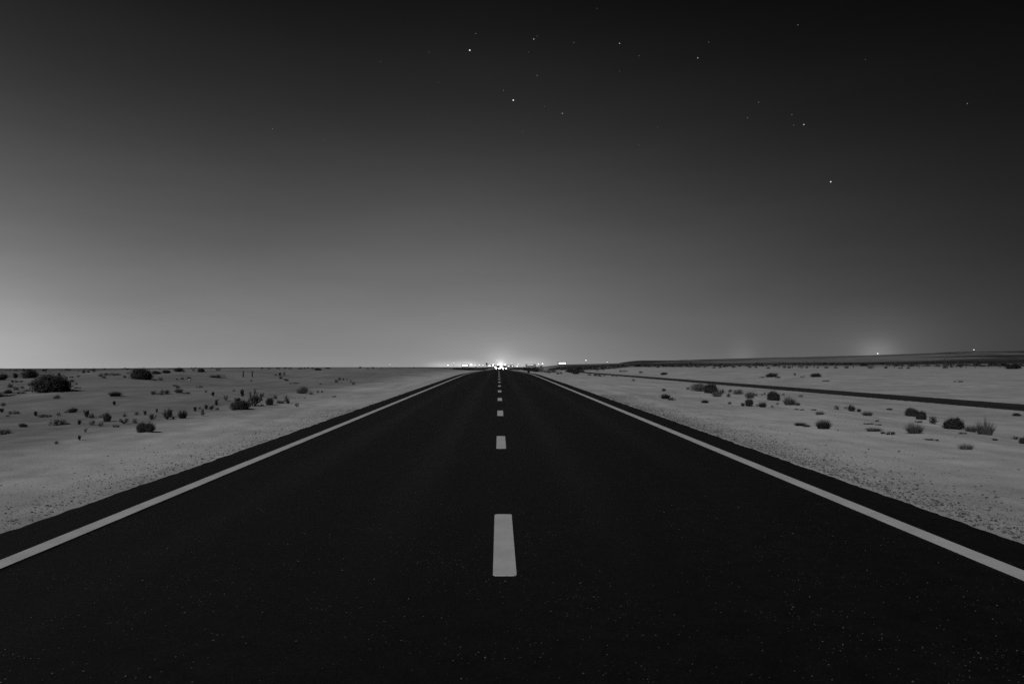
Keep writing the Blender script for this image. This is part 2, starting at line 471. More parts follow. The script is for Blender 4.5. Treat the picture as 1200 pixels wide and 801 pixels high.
# ------------------------------------------------------------------ shrubs
def leaf_quads(C, N, size, elong=1.6):
    """small diamond leaves at points C, facing roughly along N"""
    n = len(C)
    d = RNG.normal(size=(n, 3)); d /= np.linalg.norm(d, axis=1)[:, None]
    u = np.cross(N + .6 * d, RNG.normal(size=(n, 3))); u /= np.linalg.norm(u, axis=1)[:, None] + 1e-9
    w = np.cross(u, N + .6 * d); w /= np.linalg.norm(w, axis=1)[:, None] + 1e-9
    s = size * RNG.uniform(.6, 1.4, n)[:, None]
    V = np.stack([C + u * s * elong / 2, C + w * s / 2, C - u * s * elong / 2, C - w * s / 2], 1).reshape(-1, 3)
    Fq = (np.arange(n)[:, None] * 4 + np.arange(4)[None, :])
    return V, Fq

def blades(n, base_r, spread, hmin, hmax, w, curl=.35, asym=0.0):
    Vs = []; Fs = []
    for i in range(n):
        a = RNG.random() * 6.283; rb = base_r * math.sqrt(RNG.random())
        b = np.array([rb * math.cos(a), rb * math.sin(a), 0.0])
        a2 = a + RNG.normal(0, .5)
        out = spread * RNG.random() ** .8
        h = RNG.uniform(hmin, hmax) * (1 - .45 * (out / max(spread, 1e-6)) ** 2)
        tip = b + np.array([out * math.cos(a2) + asym * RNG.random(), out * math.sin(a2), h])
        mid = b + (tip - b) * .5 + np.array([0, 0, curl * h * .25])
        sd = np.array([-math.sin(a2 + RNG.normal(0, .8)), math.cos(a2), 0]); sd /= np.linalg.norm(sd) + 1e-9
        k = len(Vs) * 5
        Vs.append(np.array([b - sd * w / 2, b + sd * w / 2, mid - sd * w * .4, mid + sd * w * .4, tip]))
        Fs += [(k, k + 1, k + 3, k + 2), (k + 2, k + 3, k + 4)]
    return np.vstack(Vs), Fs

def branch_tree(n, height, spread, r0, depth=2):
    mb = MB(); tips = []
    def go(p, d, L, r, dep):
        q = p
        for s in range(3):
            dd = d + np.array(RNG.normal(0, .16, 3)); dd /= np.linalg.norm(dd)
            e = q + dd * L / 3
            mb.cyl(q, e, r * (1 - .22 * s), r * (1 - .22 * (s + 1)), 5)
            q = e; d = dd; tips.append((q, d))
            if dep and s >= 0:
                for _ in range(2):
                    nd = d + np.array(RNG.normal(0, .55, 3)); nd[2] = abs(nd[2]) * .8 + .1; nd /= np.linalg.norm(nd)
                    go(q, nd, L * .55, r * .5, dep - 1)
    for i in range(n):
        a = 6.283 * (i + RNG.random() * .7) / n; t = spread * (.35 + .65 * RNG.random())
        d = np.array([math.cos(a) * t, math.sin(a) * t, 1.0]); d /= np.linalg.norm(d)
        go(np.array([.04 * math.cos(a), .04 * math.sin(a), -.02]), d, height * RNG.uniform(.7, 1.0), r0, depth)
    return mb, tips

def norm_unit(V):
    V = np.asarray(V, float)
    lo, hi = np.percentile(V, 1, axis=0), np.percentile(V, 99, axis=0)
    sx = hi[0] - lo[0]; sy = hi[1] - lo[1]
    return V, lo, hi

def dome_proto(nm, m, clumps, per, leaf, flat=False, seed=0, fillp=.55, spk=90, rag=.5):
    """rounded cushion of many leaf clumps with an uneven outline and gaps"""
    C = []; N = []
    for c in range(clumps):
        a = RNG.random() * 6.283; rad = .46 * math.sqrt(RNG.random())
        lim = math.sqrt(max(0, 1 - (rad / .5) ** 2))
        bumpy = .72 + rag * float(vnoise(math.cos(a) * 1.7 + seed * 3.3, math.sin(a) * 1.7 + rad * 4, 70)) + .14 * RNG.random()
        zc = (.08 + .82 * lim ** .45 * bumpy * RNG.random() ** fillp)
        ctr = np.array([rad * math.cos(a) * (.9 + .25 * RNG.random()), rad * math.sin(a), zc])
        cs = .075 * RNG.uniform(.6, 1.3)
        p = RNG.normal(size=(per, 3)) * np.array([cs, cs, cs * 1.2]) + ctr
        p[:, 2] = np.maximum(p[:, 2], .01)
        nn = p - np.array([0, 0, .1]); nn /= np.linalg.norm(nn, axis=1)[:, None] + 1e-9
        C.append(p); N.append(nn)
    V, Fq = leaf_quads(np.vstack(C), np.vstack(N), leaf)
    # spiky shoots breaking the outline
    B, Fb = blades(spk, .38, .2, .55, 1.12, .012 if clumps > 60 else .03)
    n = len(V); V = np.vstack([V, B]); Fq = Fq.tolist() + [tuple(i + n for i in f) for f in Fb]
    if flat: V[:, 2] *= .8
    return mesh(nm, unit(V), Fq, m)

def stem_proto(n=9, h=.75, sp=.9, r=.014):
    mb, tips = branch_tree(n, h * .62, sp, r, 1)
    V = np.array(mb.V); V[:, 2] *= h / max(V[:, 2].max(), 1e-6); w = np.abs(V[:, :2]).max(); V[:, :2] *= .42 / w
    return mesh('stem', V, mb.F, M_stem)

PROTO = {}
PROTO['dome'] = [(dome_proto('foliage', M_dark, 130, 30, .044, seed=s, spk=190, rag=.9), stem_proto()) for s in range(4)]
PROTO['dense'] = [(dome_proto('foliage', M_dark, 420, 26, .044, seed=50 + s, fillp=.85), stem_proto()) for s in range(3)]
PROTO['grey'] = [(dome_proto('foliage', M_mid, 80, 20, .042, seed=9 + s, spk=170, rag=.9), stem_proto(7)) for s in range(3)]
PROTO['lowdome'] = [(dome_proto('foliage', M_small, 17 + 3 * s, 8, .09, seed=20 + s, spk=34, rag=1.3), None) for s in range(6)]
PROTO['lowgrey'] = [(dome_proto('foliage', M_mid, 16 + 3 * s, 8, .085, seed=30 + s, spk=34, rag=1.3), None) for s in range(3)]
def mat_proto(m, seed):
    C = []; N = []
    for c in range(46):
        x = RNG.uniform(-.5, .5)
        if float(vnoise(x * 5 + seed, seed * 1.7, 71)) < -.22: continue
        y = RNG.normal(0, .16) * (1 - abs(x))
        h = (.75 + .5 * float(vnoise(x * 4 + seed * 2, 3.3, 72))) * (1 - 1.2 * abs(x) ** 2)
        p = RNG.normal(size=(16, 3)) * (.045, .05, .14) + (x, y, .45 * h * RNG.random() + .1); p[:, 2] = np.clip(p[:, 2], .01, 1)
        C.append(p); N.append(np.tile([0, 0, 1.0], (16, 1)))
    V, Fq = leaf_quads(np.vstack(C), np.vstack(N), .06)
    V[:, 2] = np.clip(V[:, 2], 0, 1)
    V = unit(V); V[:, 1] *= .5
    return mesh('foliage', V, Fq.tolist(), m)
PROTO['mat'] = [(mat_proto(M_dark, s), None) for s in range(3)]
PROTO['matgrey'] = [(mat_proto(M_mid, 5 + s), None) for s in range(3)]
def tuft_proto(m, n, br, sp, w, asym=0): 
    V, Fb = blades(n, br, sp, .45, 1.0, w, asym=asym); return mesh('blades', unit(V), Fb, m)
PROTO['tuft'] = [(tuft_proto(M_mid, 420, .20, .34, .013, .03), None) for s in range(3)]
PROTO['paletuft'] = [(tuft_proto(M_pale, 300, .24, .30, .012), None) for s in range(3)]
PROTO['darktuft'] = [(tuft_proto(M_dark, 420, .22, .32, .015), None) for s in range(3)]
def twig_proto(seed, n=7, leaves=1200, h=1.0):
    mb, tips = branch_tree(n, .55, .85, .026, 2)
    V = np.array(mb.V); zs = h / V[:, 2].max(); ws = .5 / np.percentile(np.abs(V[:, :2]), 99.5)
    sc = np.array([ws, ws, zs])
    T = np.array([t[0] for t in tips]) * sc; D = np.array([t[1] for t in tips])
    idx = RNG.integers(0, len(T), leaves)
    C = T[idx] + RNG.normal(size=(leaves, 3)) * .03; C[:, 2] = np.maximum(C[:, 2], .02)
    Lv, Lf = leaf_quads(C, D[idx], .038)
    return mesh('foliage', Lv, Lf.tolist(), M_small), mesh('stem', V * sc, mb.F, M_stem)
PROTO['twig'] = [twig_proto(s) for s in range(3)]
def sprig_proto(k):
    mb = MB(); C = []; N = []
    for i in range(k):
        a = RNG.random() * 6.28; t = np.array([.42 * math.cos(a) * RNG.random(), .42 * math.sin(a) * RNG.random(), RNG.uniform(.7, 1.0)])
        b = np.array([.06 * math.cos(a), .06 * math.sin(a), -.01]); m_ = (b + t) / 2 + RNG.normal(0, .04, 3)
        mb.cyl(b, m_, .05, .04, 5); mb.cyl(m_, t, .04, .015, 5)
        for j in range(34):
            s = RNG.uniform(.25, 1.0); p = b + (t - b) * s + RNG.normal(0, .055, 3); C.append(p); N.append(RNG.normal(size=3))
    V, Fq = leaf_quads(np.array(C), np.array(N), .13, 1.9)
    n = len(mb.V)
    return mesh('sprig', unit(mb.V + V.tolist()), mb.F + [tuple(i + n for i in f) for f in Fq], M_small)
PROTO['sprig'] = [(sprig_proto(k), None) for k in (4, 5, 6)]

COUNT = {}
def plant(px, py, w, h, kind, label, group=None, D=None, lean=0.0):
    p, depth = hit(px, py) if D is None else (atD(px, D), D)
    Wm = max(w, .8) * depth / F; Hm = max(h, .8) * depth / F
    k = COUNT.get(kind, 0); COUNT[kind] = k + 1
    small = w < 7 and kind in ('dome', 'grey')
    if small: kind = 'low' + kind
    fol, stem = PROTO[kind][k % len(PROTO[kind])]
    name = {'dense': 'desert_shrub', 'dome': 'desert_shrub', 'grey': 'desert_shrub', 'lowdome': 'desert_shrub', 'lowgrey': 'desert_shrub', 'twig': 'twiggy_shrub',
            'mat': 'creeping_shrub', 'matgrey': 'creeping_shrub', 'tuft': 'grass_tuft', 'paletuft': 'grass_tuft', 'darktuft': 'grass_tuft', 'sprig': 'desert_sprig'}[kind]
    cat = {'desert_shrub': 'shrub', 'twiggy_shrub': 'shrub', 'creeping_shrub': 'shrub', 'grass_tuft': 'grass tuft', 'desert_sprig': 'plant'}[name]
    ang = math.atan2(-p[0], p[1])
    rz = ang + (RNG.choice([0, math.pi]) + RNG.uniform(-.25, .25) if kind in ('mat', 'matgrey') else RNG.random() * 6.28)
    sc = (Wm * .94, Wm * (.92 if kind not in ('mat', 'matgrey') else 1.4), Hm * .98)
    z = p[2] - .02 * Hm
    if stem is None or w < 9:
        o = link(name, fol); o.location = (p[0], p[1], z); o.scale = sc; o.rotation_euler = (0, lean, rz)
    else:
        o = empty(name, (p[0], p[1], z), rz); o.scale = sc; o.rotation_euler = (0, lean, rz)
        link('foliage', fol, o); link('stem', stem, o)
    tag(o, label, cat, group)
    PLANTED.append(o)
    if w >= 10 and kind not in ('mat', 'matgrey') and depth < 90: MOUNDS.append((p[0] + .12 * Wm, p[1] - .1 * Wm, .62 * Wm, .085 * Wm))
    return o

GL = 'shrubs and grass on the left sand'
GR = 'shrubs and grass on the right sand'
LEFT = (
    # --- far left, behind and around the big shrub
    (60.5, 461, 35, 17, 'dense', 'largest dense dark shrub, broad and flat-topped, near the left edge of the sand'),
    (35, 444, 16, 9, 'dome', 'dark leaning shrub just behind the left end of the largest shrub'),
    (2, 446, 11, 7, 'dome', 'dark shrub cut by the left photo edge, level with the top of the largest shrub'),
    (18, 443, 5, 6, 'sprig', 'faint upright plant left of the dark leaning shrub behind the largest shrub'),
    (69, 441, 2.5, 4.5, 'sprig', 'slim upright plant rising just above the top of the largest shrub'),
    (12, 454, 6, 5, 'dome', 'left one of the small shrubs in the scrubby strip left of the largest shrub'),
    (18.5, 457, 6, 4, 'dome', 'small dark shrub in the middle of the scrubby strip left of the largest shrub'),
    (26, 455, 4, 3, 'dome', 'smallest shrub in the scrubby strip left of the largest shrub'),
    (36, 452, 6, 4, 'dome', 'small black shrub close to the left flank of the largest shrub'),
    (9.5, 461, 8, 4.5, 'dome', 'low shrub above the dark bank at the left edge'),
    (1, 465, 6, 6, 'dome', 'dark shrub at the left edge where the dark bank meets the sand'),
    (8, 464.5, 18, 2.4, 'mat', 'low added growth standing in for the left end of the dark sand bank'),  # added row of growth draws the dark line of a sand step
    (23, 461.5, 13, 2.2, 'mat', 'low added growth standing in for the middle of the dark sand bank'),
    (34, 458.5, 12, 2.2, 'mat', 'low added growth standing in for the right end of the dark sand bank by the largest shrub'),
    (20, 448, 12, 3, 'matgrey', 'grey creeping growth behind the scrubby strip left of the largest shrub'),
    (66.5, 467, 7, 4.5, 'grey', 'small grey shrub right in front of the largest shrub'),
    (84.5, 447.6, 5, 3.6, 'dome', 'small black shrub just right of the largest shrub'),
    (89.5, 450.5, 3, 2, 'dome', 'tiny shrub below the small black shrub right of the largest shrub'),
    (91, 454.8, 7, 2, 'matgrey', 'tiny flat growth right of the foot of the largest shrub'),
    (82, 442.5, 9, 1.6, 'matgrey', 'flat grey streak of growth above the small black shrub by the largest shrub'),
    (98, 437, 4, 4.5, 'dome', 'leftmost of the little shrubs near the left horizon right of the largest shrub'),
    (103.5, 436.5, 3, 3, 'dome', 'middle one of the little shrubs near the left horizon right of the largest shrub'),
    (110, 436.5, 5.5, 6, 'twig', 'small leaning twiggy shrub near the left horizon'),
    (92, 442, 3.5, 3, 'grey', 'tiny grey shrub below the little shrubs near the left horizon'),
    (118, 441, 6.5, 4, 'dome', 'left one of two touching dark shrubs left of the long low hedge-like shrub'),
    (121.5, 443, 5, 3, 'dome', 'right one of two touching dark shrubs left of the long low hedge-like shrub'),
    (131.5, 439.6, 17, 3, 'mat', 'long low hedge-like shrub left of the black round shrub'),
    (146, 442.5, 3.5, 3.2, 'dome', 'tiny shrub between the long hedge-like shrub and the black round shrub'),
    (166, 445.5, 20, 11, 'dense', 'black round shrub, second largest on the left, close below the horizon'),
    (183.5, 438.2, 9, 3.6, 'dome', 'left one of two flat dark shrubs right of the black round shrub'),
    (195, 437.2, 9, 3.6, 'dome', 'right one of two flat dark shrubs right of the black round shrub'),
    (209, 436, 10, 4.2, 'dome', 'dark flat shrub near the left horizon, left of a black oval one'),
    (188.3, 446.2, 5.5, 4.2, 'dome', 'small round dark shrub right of the foot of the black round shrub'),
    (180.5, 446.7, 4, 2, 'grey', 'tiny grey growth touching the foot of the black round shrub'),
    (135, 465.2, 15, 6, 'darktuft', 'lone dark tuft in the middle of the smooth left sand'),
    (134, 474.6, 3, 4.6, 'sprig', 'single tiny plant below the lone dark tuft on the smooth left sand'),
    (187.5, 462, 20, 5, 'matgrey', 'grey creeping tuft with a wind-blown tail right of the lone dark tuft'),
    (205, 452.4, 5, 2.4, 'dome', 'upper of two small shrubs above the grey tuft with a long tail'),
    (208.3, 454.4, 5, 3, 'dome', 'lower of two small shrubs above the grey tuft with a long tail'),
    (209.5, 461, 10, 6.5, 'tuft', 'grey tuft with a long low tail on the left sand'),
    (218, 461.2, 9, 2, 'matgrey', 'long low tail of dry growth right of a grey tuft'),
    (207.5, 444.8, 3, 1.8, 'dome', 'left one of three tiny shrubs in a row left of the thin hedge-like shrub'),
    (213.5, 444.3, 4, 2.6, 'dome', 'middle one of three tiny shrubs in a row left of the thin hedge-like shrub'),
    (221, 444.2, 5, 3, 'dome', 'tiny shrub above a pale stone, right one of three in a row'),
    (254.5, 442.2, 16.5, 3, 'mat', 'thin hedge-like dark shrub left of the two marker posts'),
    (235.5, 436, 7.5, 4.6, 'dome', 'black oval shrub near the horizon above the tiny shrub with a pale stone'),
    (227, 434.7, 4, 3, 'grey', 'small grey shrub touching the left of the black oval shrub near the horizon'),
    (255, 434.2, 5, 2.6, 'grey', 'small grey shrub near the horizon above the thin hedge-like shrub'),
    (234, 454.2, 8, 2.2, 'matgrey', 'faint flat growth right of the long tail of dry growth'),
    (241.3, 459.7, 3.2, 3.2, 'dome', 'tiny round shrub alone below the faint flat growth'),
    (249.5, 464, 3, 5, 'sprig', 'thin pale sprig left of the small leaning twiggy bush'),
    (274, 458.5, 4, 3, 'grey', 'small pale shrub left of the slim plant above the main cluster'),
    (294.5, 446.8, 2.6, 2.2, 'dome', 'tiny shrub on the sand below the right marker post'),
    (264.5, 469.5, 7, 7.5, 'twig', 'small leaning twiggy bush up and left of the main cluster'),
    # --- main cluster by the verge
    (281, 481.2, 18, 9.5, 'dense', 'black low dense shrub at the left of the main cluster near the road'),
    (278.5, 474, 6, 8, 'sprig', 'leafy shoot sticking up behind the black low shrub of the main cluster'),
    (297.5, 478, 22, 22, 'twig', 'tall sparse twiggy shrub at the right of the main cluster near the road'),
    (291.5, 478.2, 6, 7, 'dome', 'small dark shrub between the black low shrub and the tall twiggy shrub'),
    (284, 464.5, 4, 8, 'sprig', 'slim dark plant standing above the main cluster'),
    (304.5, 476.5, 10, 3, 'mat', 'creeping branch on the sand right of the tall twiggy shrub'),
    (253.5, 475.2, 4.5, 7, 'sprig', 'small upright plant left of the main cluster, upper one of two'),
    (254.5, 480, 3.4, 3, 'dome', 'small shrub left of the main cluster, below an upright plant'),
    (247.5, 480.3, 9, 6.5, 'twig', 'sprawling thin twig shrub left of the main cluster'),
    (242, 479.3, 4, 5, 'sprig', 'small sprig at the left end of the sprawling twig shrub'),
    (237, 488, 6, 10.5, 'twig', 'slanting narrow shrub halfway between the main cluster and the round tuft'),
    (234, 479.3, 3, 3, 'dome', 'tiny shrub above the slanting narrow shrub'),
    (228.5, 481.8, 3, 5, 'sprig', 'tiny upright sprig left of the slanting narrow shrub'),
    (214, 491.2, 10.5, 11, 'darktuft', 'round grey tuft on the left sand between the slanting shrub and the wide twiggy shrub'),
    (203, 492.3, 2.4, 3, 'sprig', 'tiny sprig at the foot of the dark plant left of the round grey tuft'),
    (200, 488.5, 5, 8, 'sprig', 'dark upright plant left of the round grey tuft'),
    (195.5, 492.5, 16, 14, 'twig', 'wide open twiggy shrub above and right of the nearest dark pair of shrubs'),
    (178, 493, 11, 8, 'twig', 'low twiggy shrub directly left of the wide open twiggy shrub'),
    (170, 486.3, 2.6, 5.4, 'sprig', 'tiny black sprig above the low twiggy shrub'),
    (183.7, 483.5, 2.4, 5, 'sprig', 'faint thin sprig left of the wide open twiggy shrub'),
    (159.5, 486, 6, 4.5, 'grey', 'faint grey shrub above and left of the tiny black sprig'),
    (146.2, 488.3, 4.6, 4.4, 'dome', 'small dark shrub above the long low shrub in the middle of the left sand'),
    (145, 497.3, 14, 7, 'twig', 'long low shrub with upright twigs left of the nearest dark pair of shrubs'),
    (158, 496.3, 5.6, 6, 'dome', 'small black shrub above the left half of the nearest dark pair'),
    (136, 500.3, 7, 3, 'mat', 'small flat growth below the left end of the long low shrub'),
    (166, 507.4, 11, 11, 'dome', 'left lobe of the dark pair of shrubs nearest the road on the left'),
    (175.5, 507.2, 11, 10.5, 'dome', 'right lobe of the dark pair of shrubs nearest the road on the left'),
    # --- middle left row
    (101.5, 488.6, 5, 8, 'sprig', 'dark upright plant at the left end of the ragged row of plants'),
    (107.3, 489.8, 5.5, 6, 'dome', 'small shrub second from the left in the ragged row of plants'),
    (108, 498, 6, 6, 'grey', 'faint grey shrub below the left half of the ragged row of plants'),
    (118, 489.3, 5, 3.6, 'grey', 'small grey shrub in the middle of the ragged row of plants'),
    (125.5, 494, 8, 10, 'dome', 'darkest shrub at the right end of the ragged row of plants'),
    (118.3, 499.3, 5.4, 6, 'dome', 'dark shrub below the middle of the ragged row of plants'),
    (68, 498.2, 17, 7, 'mat', 'dark flat shrub with a right-hand tail under the V-shaped little shrub'),
    (77, 497.4, 9, 2, 'matgrey', 'thin tail of growth trailing right from the dark flat shrub'),
    (52, 488.6, 13, 3.4, 'mat', 'long thin dark growth left of the dark flat shrub with a tail'),
    (42, 487.6, 3.4, 5.6, 'sprig', 'short upright plant at the left end of the long thin growth'),
    (69, 487.8, 6, 6, 'twig', 'little V-shaped shrub above the dark flat shrub with a tail'),
    (85, 484, 10, 5, 'dome', 'dark slanting shrub up and right of the V-shaped little shrub'),
    (77.5, 483.6, 5.4, 3, 'grey', 'small grey shrub touching the left of the dark slanting shrub'),
    (16.5, 485, 11, 4, 'mat', 'dark flat shrub near the left edge, below the bare sand slope'),
    (4, 475.6, 5.5, 4.4, 'dome', 'small shrub at the left edge, upper one of a group of three'),
    (2, 483.4, 3.6, 5, 'sprig', 'small upright plant at the left edge, middle one of a group of three'),
    (9, 488.2, 4, 2.4, 'grey', 'small faint shrub at the left edge, lowest of a group of three'),
    (27, 500.2, 8, 4, 'dome', 'small dark shrub right of the lowest shrub at the left edge'),
    (4, 508.6, 15, 5.6, 'mat', 'dark low shrub cut by the left photo edge, lowest on the left sand'),
    (93, 497.4, 3.4, 5.4, 'sprig', 'small hooked sprig right of the thin tail of growth'),
    (100, 507.4, 4.6, 7, 'twig', 'tiny Y-shaped twig standing alone on the left sand'),
    (93.2, 515.4, 2.8, 5.6, 'sprig', 'tiny dark sprig below the Y-shaped twig'),
    (66, 520, 4.6, 4.4, 'paletuft', 'faint pale tuft alone on the near left sand, lowest plant there'),
    # --- right half of the left sand
    (316, 474.6, 8.5, 8.5, 'dome', 'dark round shrub right of the tall twiggy shrub of the main cluster'),
    (328.5, 472.6, 9, 4, 'grey', 'faint low shrub between two dark round shrubs right of the main cluster'),
    (322.5, 467, 5, 5, 'paletuft', 'faint pale tuft behind the dark round shrub right of the main cluster'),
    (336.3, 472.8, 6.6, 9, 'dome', 'dark upright oval shrub nearest the middle of the left verge'),
    (348, 476.8, 6.6, 6, 'twig', 'small open shrub right of and below the dark upright oval shrub'),
    (354.3, 461.6, 13, 8, 'grey', 'grey tuft-like shrub with a small dark one at its right end'),
    (364.5, 462.4, 4.6, 4.2, 'dome', 'small dark shrub at the right end of the grey tuft-like shrub'),
    (372.5, 460.2, 3, 3.2, 'dome', 'left one of two tiny shrubs right of the grey tuft-like shrub'),
    (377.3, 459.8, 2.8, 2.6, 'dome', 'right one of two tiny shrubs right of the grey tuft-like shrub'),
    (375.5, 450.3, 3, 1.8, 'grey', 'tiny faint shrub alone above two tiny shrubs, left of the diagonal row'),
    (391.5, 465, 5, 1.6, 'matgrey', 'flat faint growth closest to the left edge of the road'),
    (357, 466.5, 3, 1.6, 'grey', 'tiny growth under the grey tuft-like shrub'),
    (394.2, 448.2, 4, 3.6, 'dome', 'lower black shrub at the head of the diagonal row near the road'),
    (398, 445.4, 3.6, 3.6, 'dome', 'upper black shrub at the head of the diagonal row near the road'),
    (402.3, 445.2, 2.6, 2.4, 'dome', 'third shrub of the diagonal row near the road'),
    (406.3, 445.6, 2.4, 1.8, 'grey', 'fourth shrub of the diagonal row near the road, a faint one'),
    (411, 447.6, 2.6, 2.6, 'dome', 'fifth shrub of the diagonal row near the road'),
    (414.2, 450.6, 3, 4, 'dome', 'last and lowest shrub of the diagonal row near the road'),
    (329, 443.6, 5, 3, 'dome', 'upper left one of two black shrubs below the thin leaning sapling'),
    (335.5, 446.2, 5.6, 2.8, 'dome', 'lower right one of two black shrubs below the thin leaning sapling'),
    (328, 440.4, 2.6, 4, 'sprig', 'small upright plant above the upper of two black shrubs'),
    (323, 440, 4, 2.2, 'grey', 'faint small shrub left of the small upright plant'),
    (333, 440.6, 4, 6.5, 'twig', 'thin leaning sapling right of the two marker posts'),
    (345, 449.5, 12, 1.6, 'matgrey', 'faint trail of growth running down from two black shrubs'),
    (372.5, 433.6, 8, 2.2, 'dome', 'black flat shrub on the left horizon, widest of those near the lone mast'),
    (421.7, 431.2, 4, 2, 'dome', 'black shrub on the left horizon left of the lone mast'),
    (437, 431.8, 3.6, 2.4, 'dome', 'shrub on the left horizon nearest the lone mast'),
)
for t in LEFT: plant(*t[:6], GL)
for px, py, w, h in ((257.5, 432, 2, 2.4), (307, 431, 3, 1.6), (315, 431, 4, 1.6), (326, 430.8, 5, 1.6), (334, 430.8, 4, 1.6), (340, 431, 6, 1.8), (352, 431.3, 6, 2),
                     (357, 431, 3, 2), (361, 430.8, 2.4, 2), (366, 431, 3, 2), (384, 430.6, 6, 1.6), (431, 431, 3, 1.6), (447, 431, 2, 1.6), (150, 436.5, 5, 1.2), (215, 434.5, 3, 1.6)):
    plant(px, py + 1.2, w, h, 'dome', 'tiny dark shrub in the thin broken line under the left horizon', 'tiny shrubs under the left horizon')
for px, py, w, h in ((536, 432.4, 7, 1.9), (542, 433.3, 7, 2), (547, 433.9, 8, 2.4), (552.5, 433.4, 6, 2.2), (557.5, 432.8, 6, 2), (563, 432.3, 6, 1.9), (567.5, 432.1, 5, 1.8)):
    plant(px, py, w, h, 'dome', 'dark low shrub in the row along the left edge of the road end', 'shrubs left of the road end', D=225 + (567 - px) * -1.2)
for px in (597, 601.5, 606.5, 611):
    plant(px, 432, 6, 2, 'dome', 'dark low shrub in the short row right of the road end', 'shrubs right of the road end', D=290)

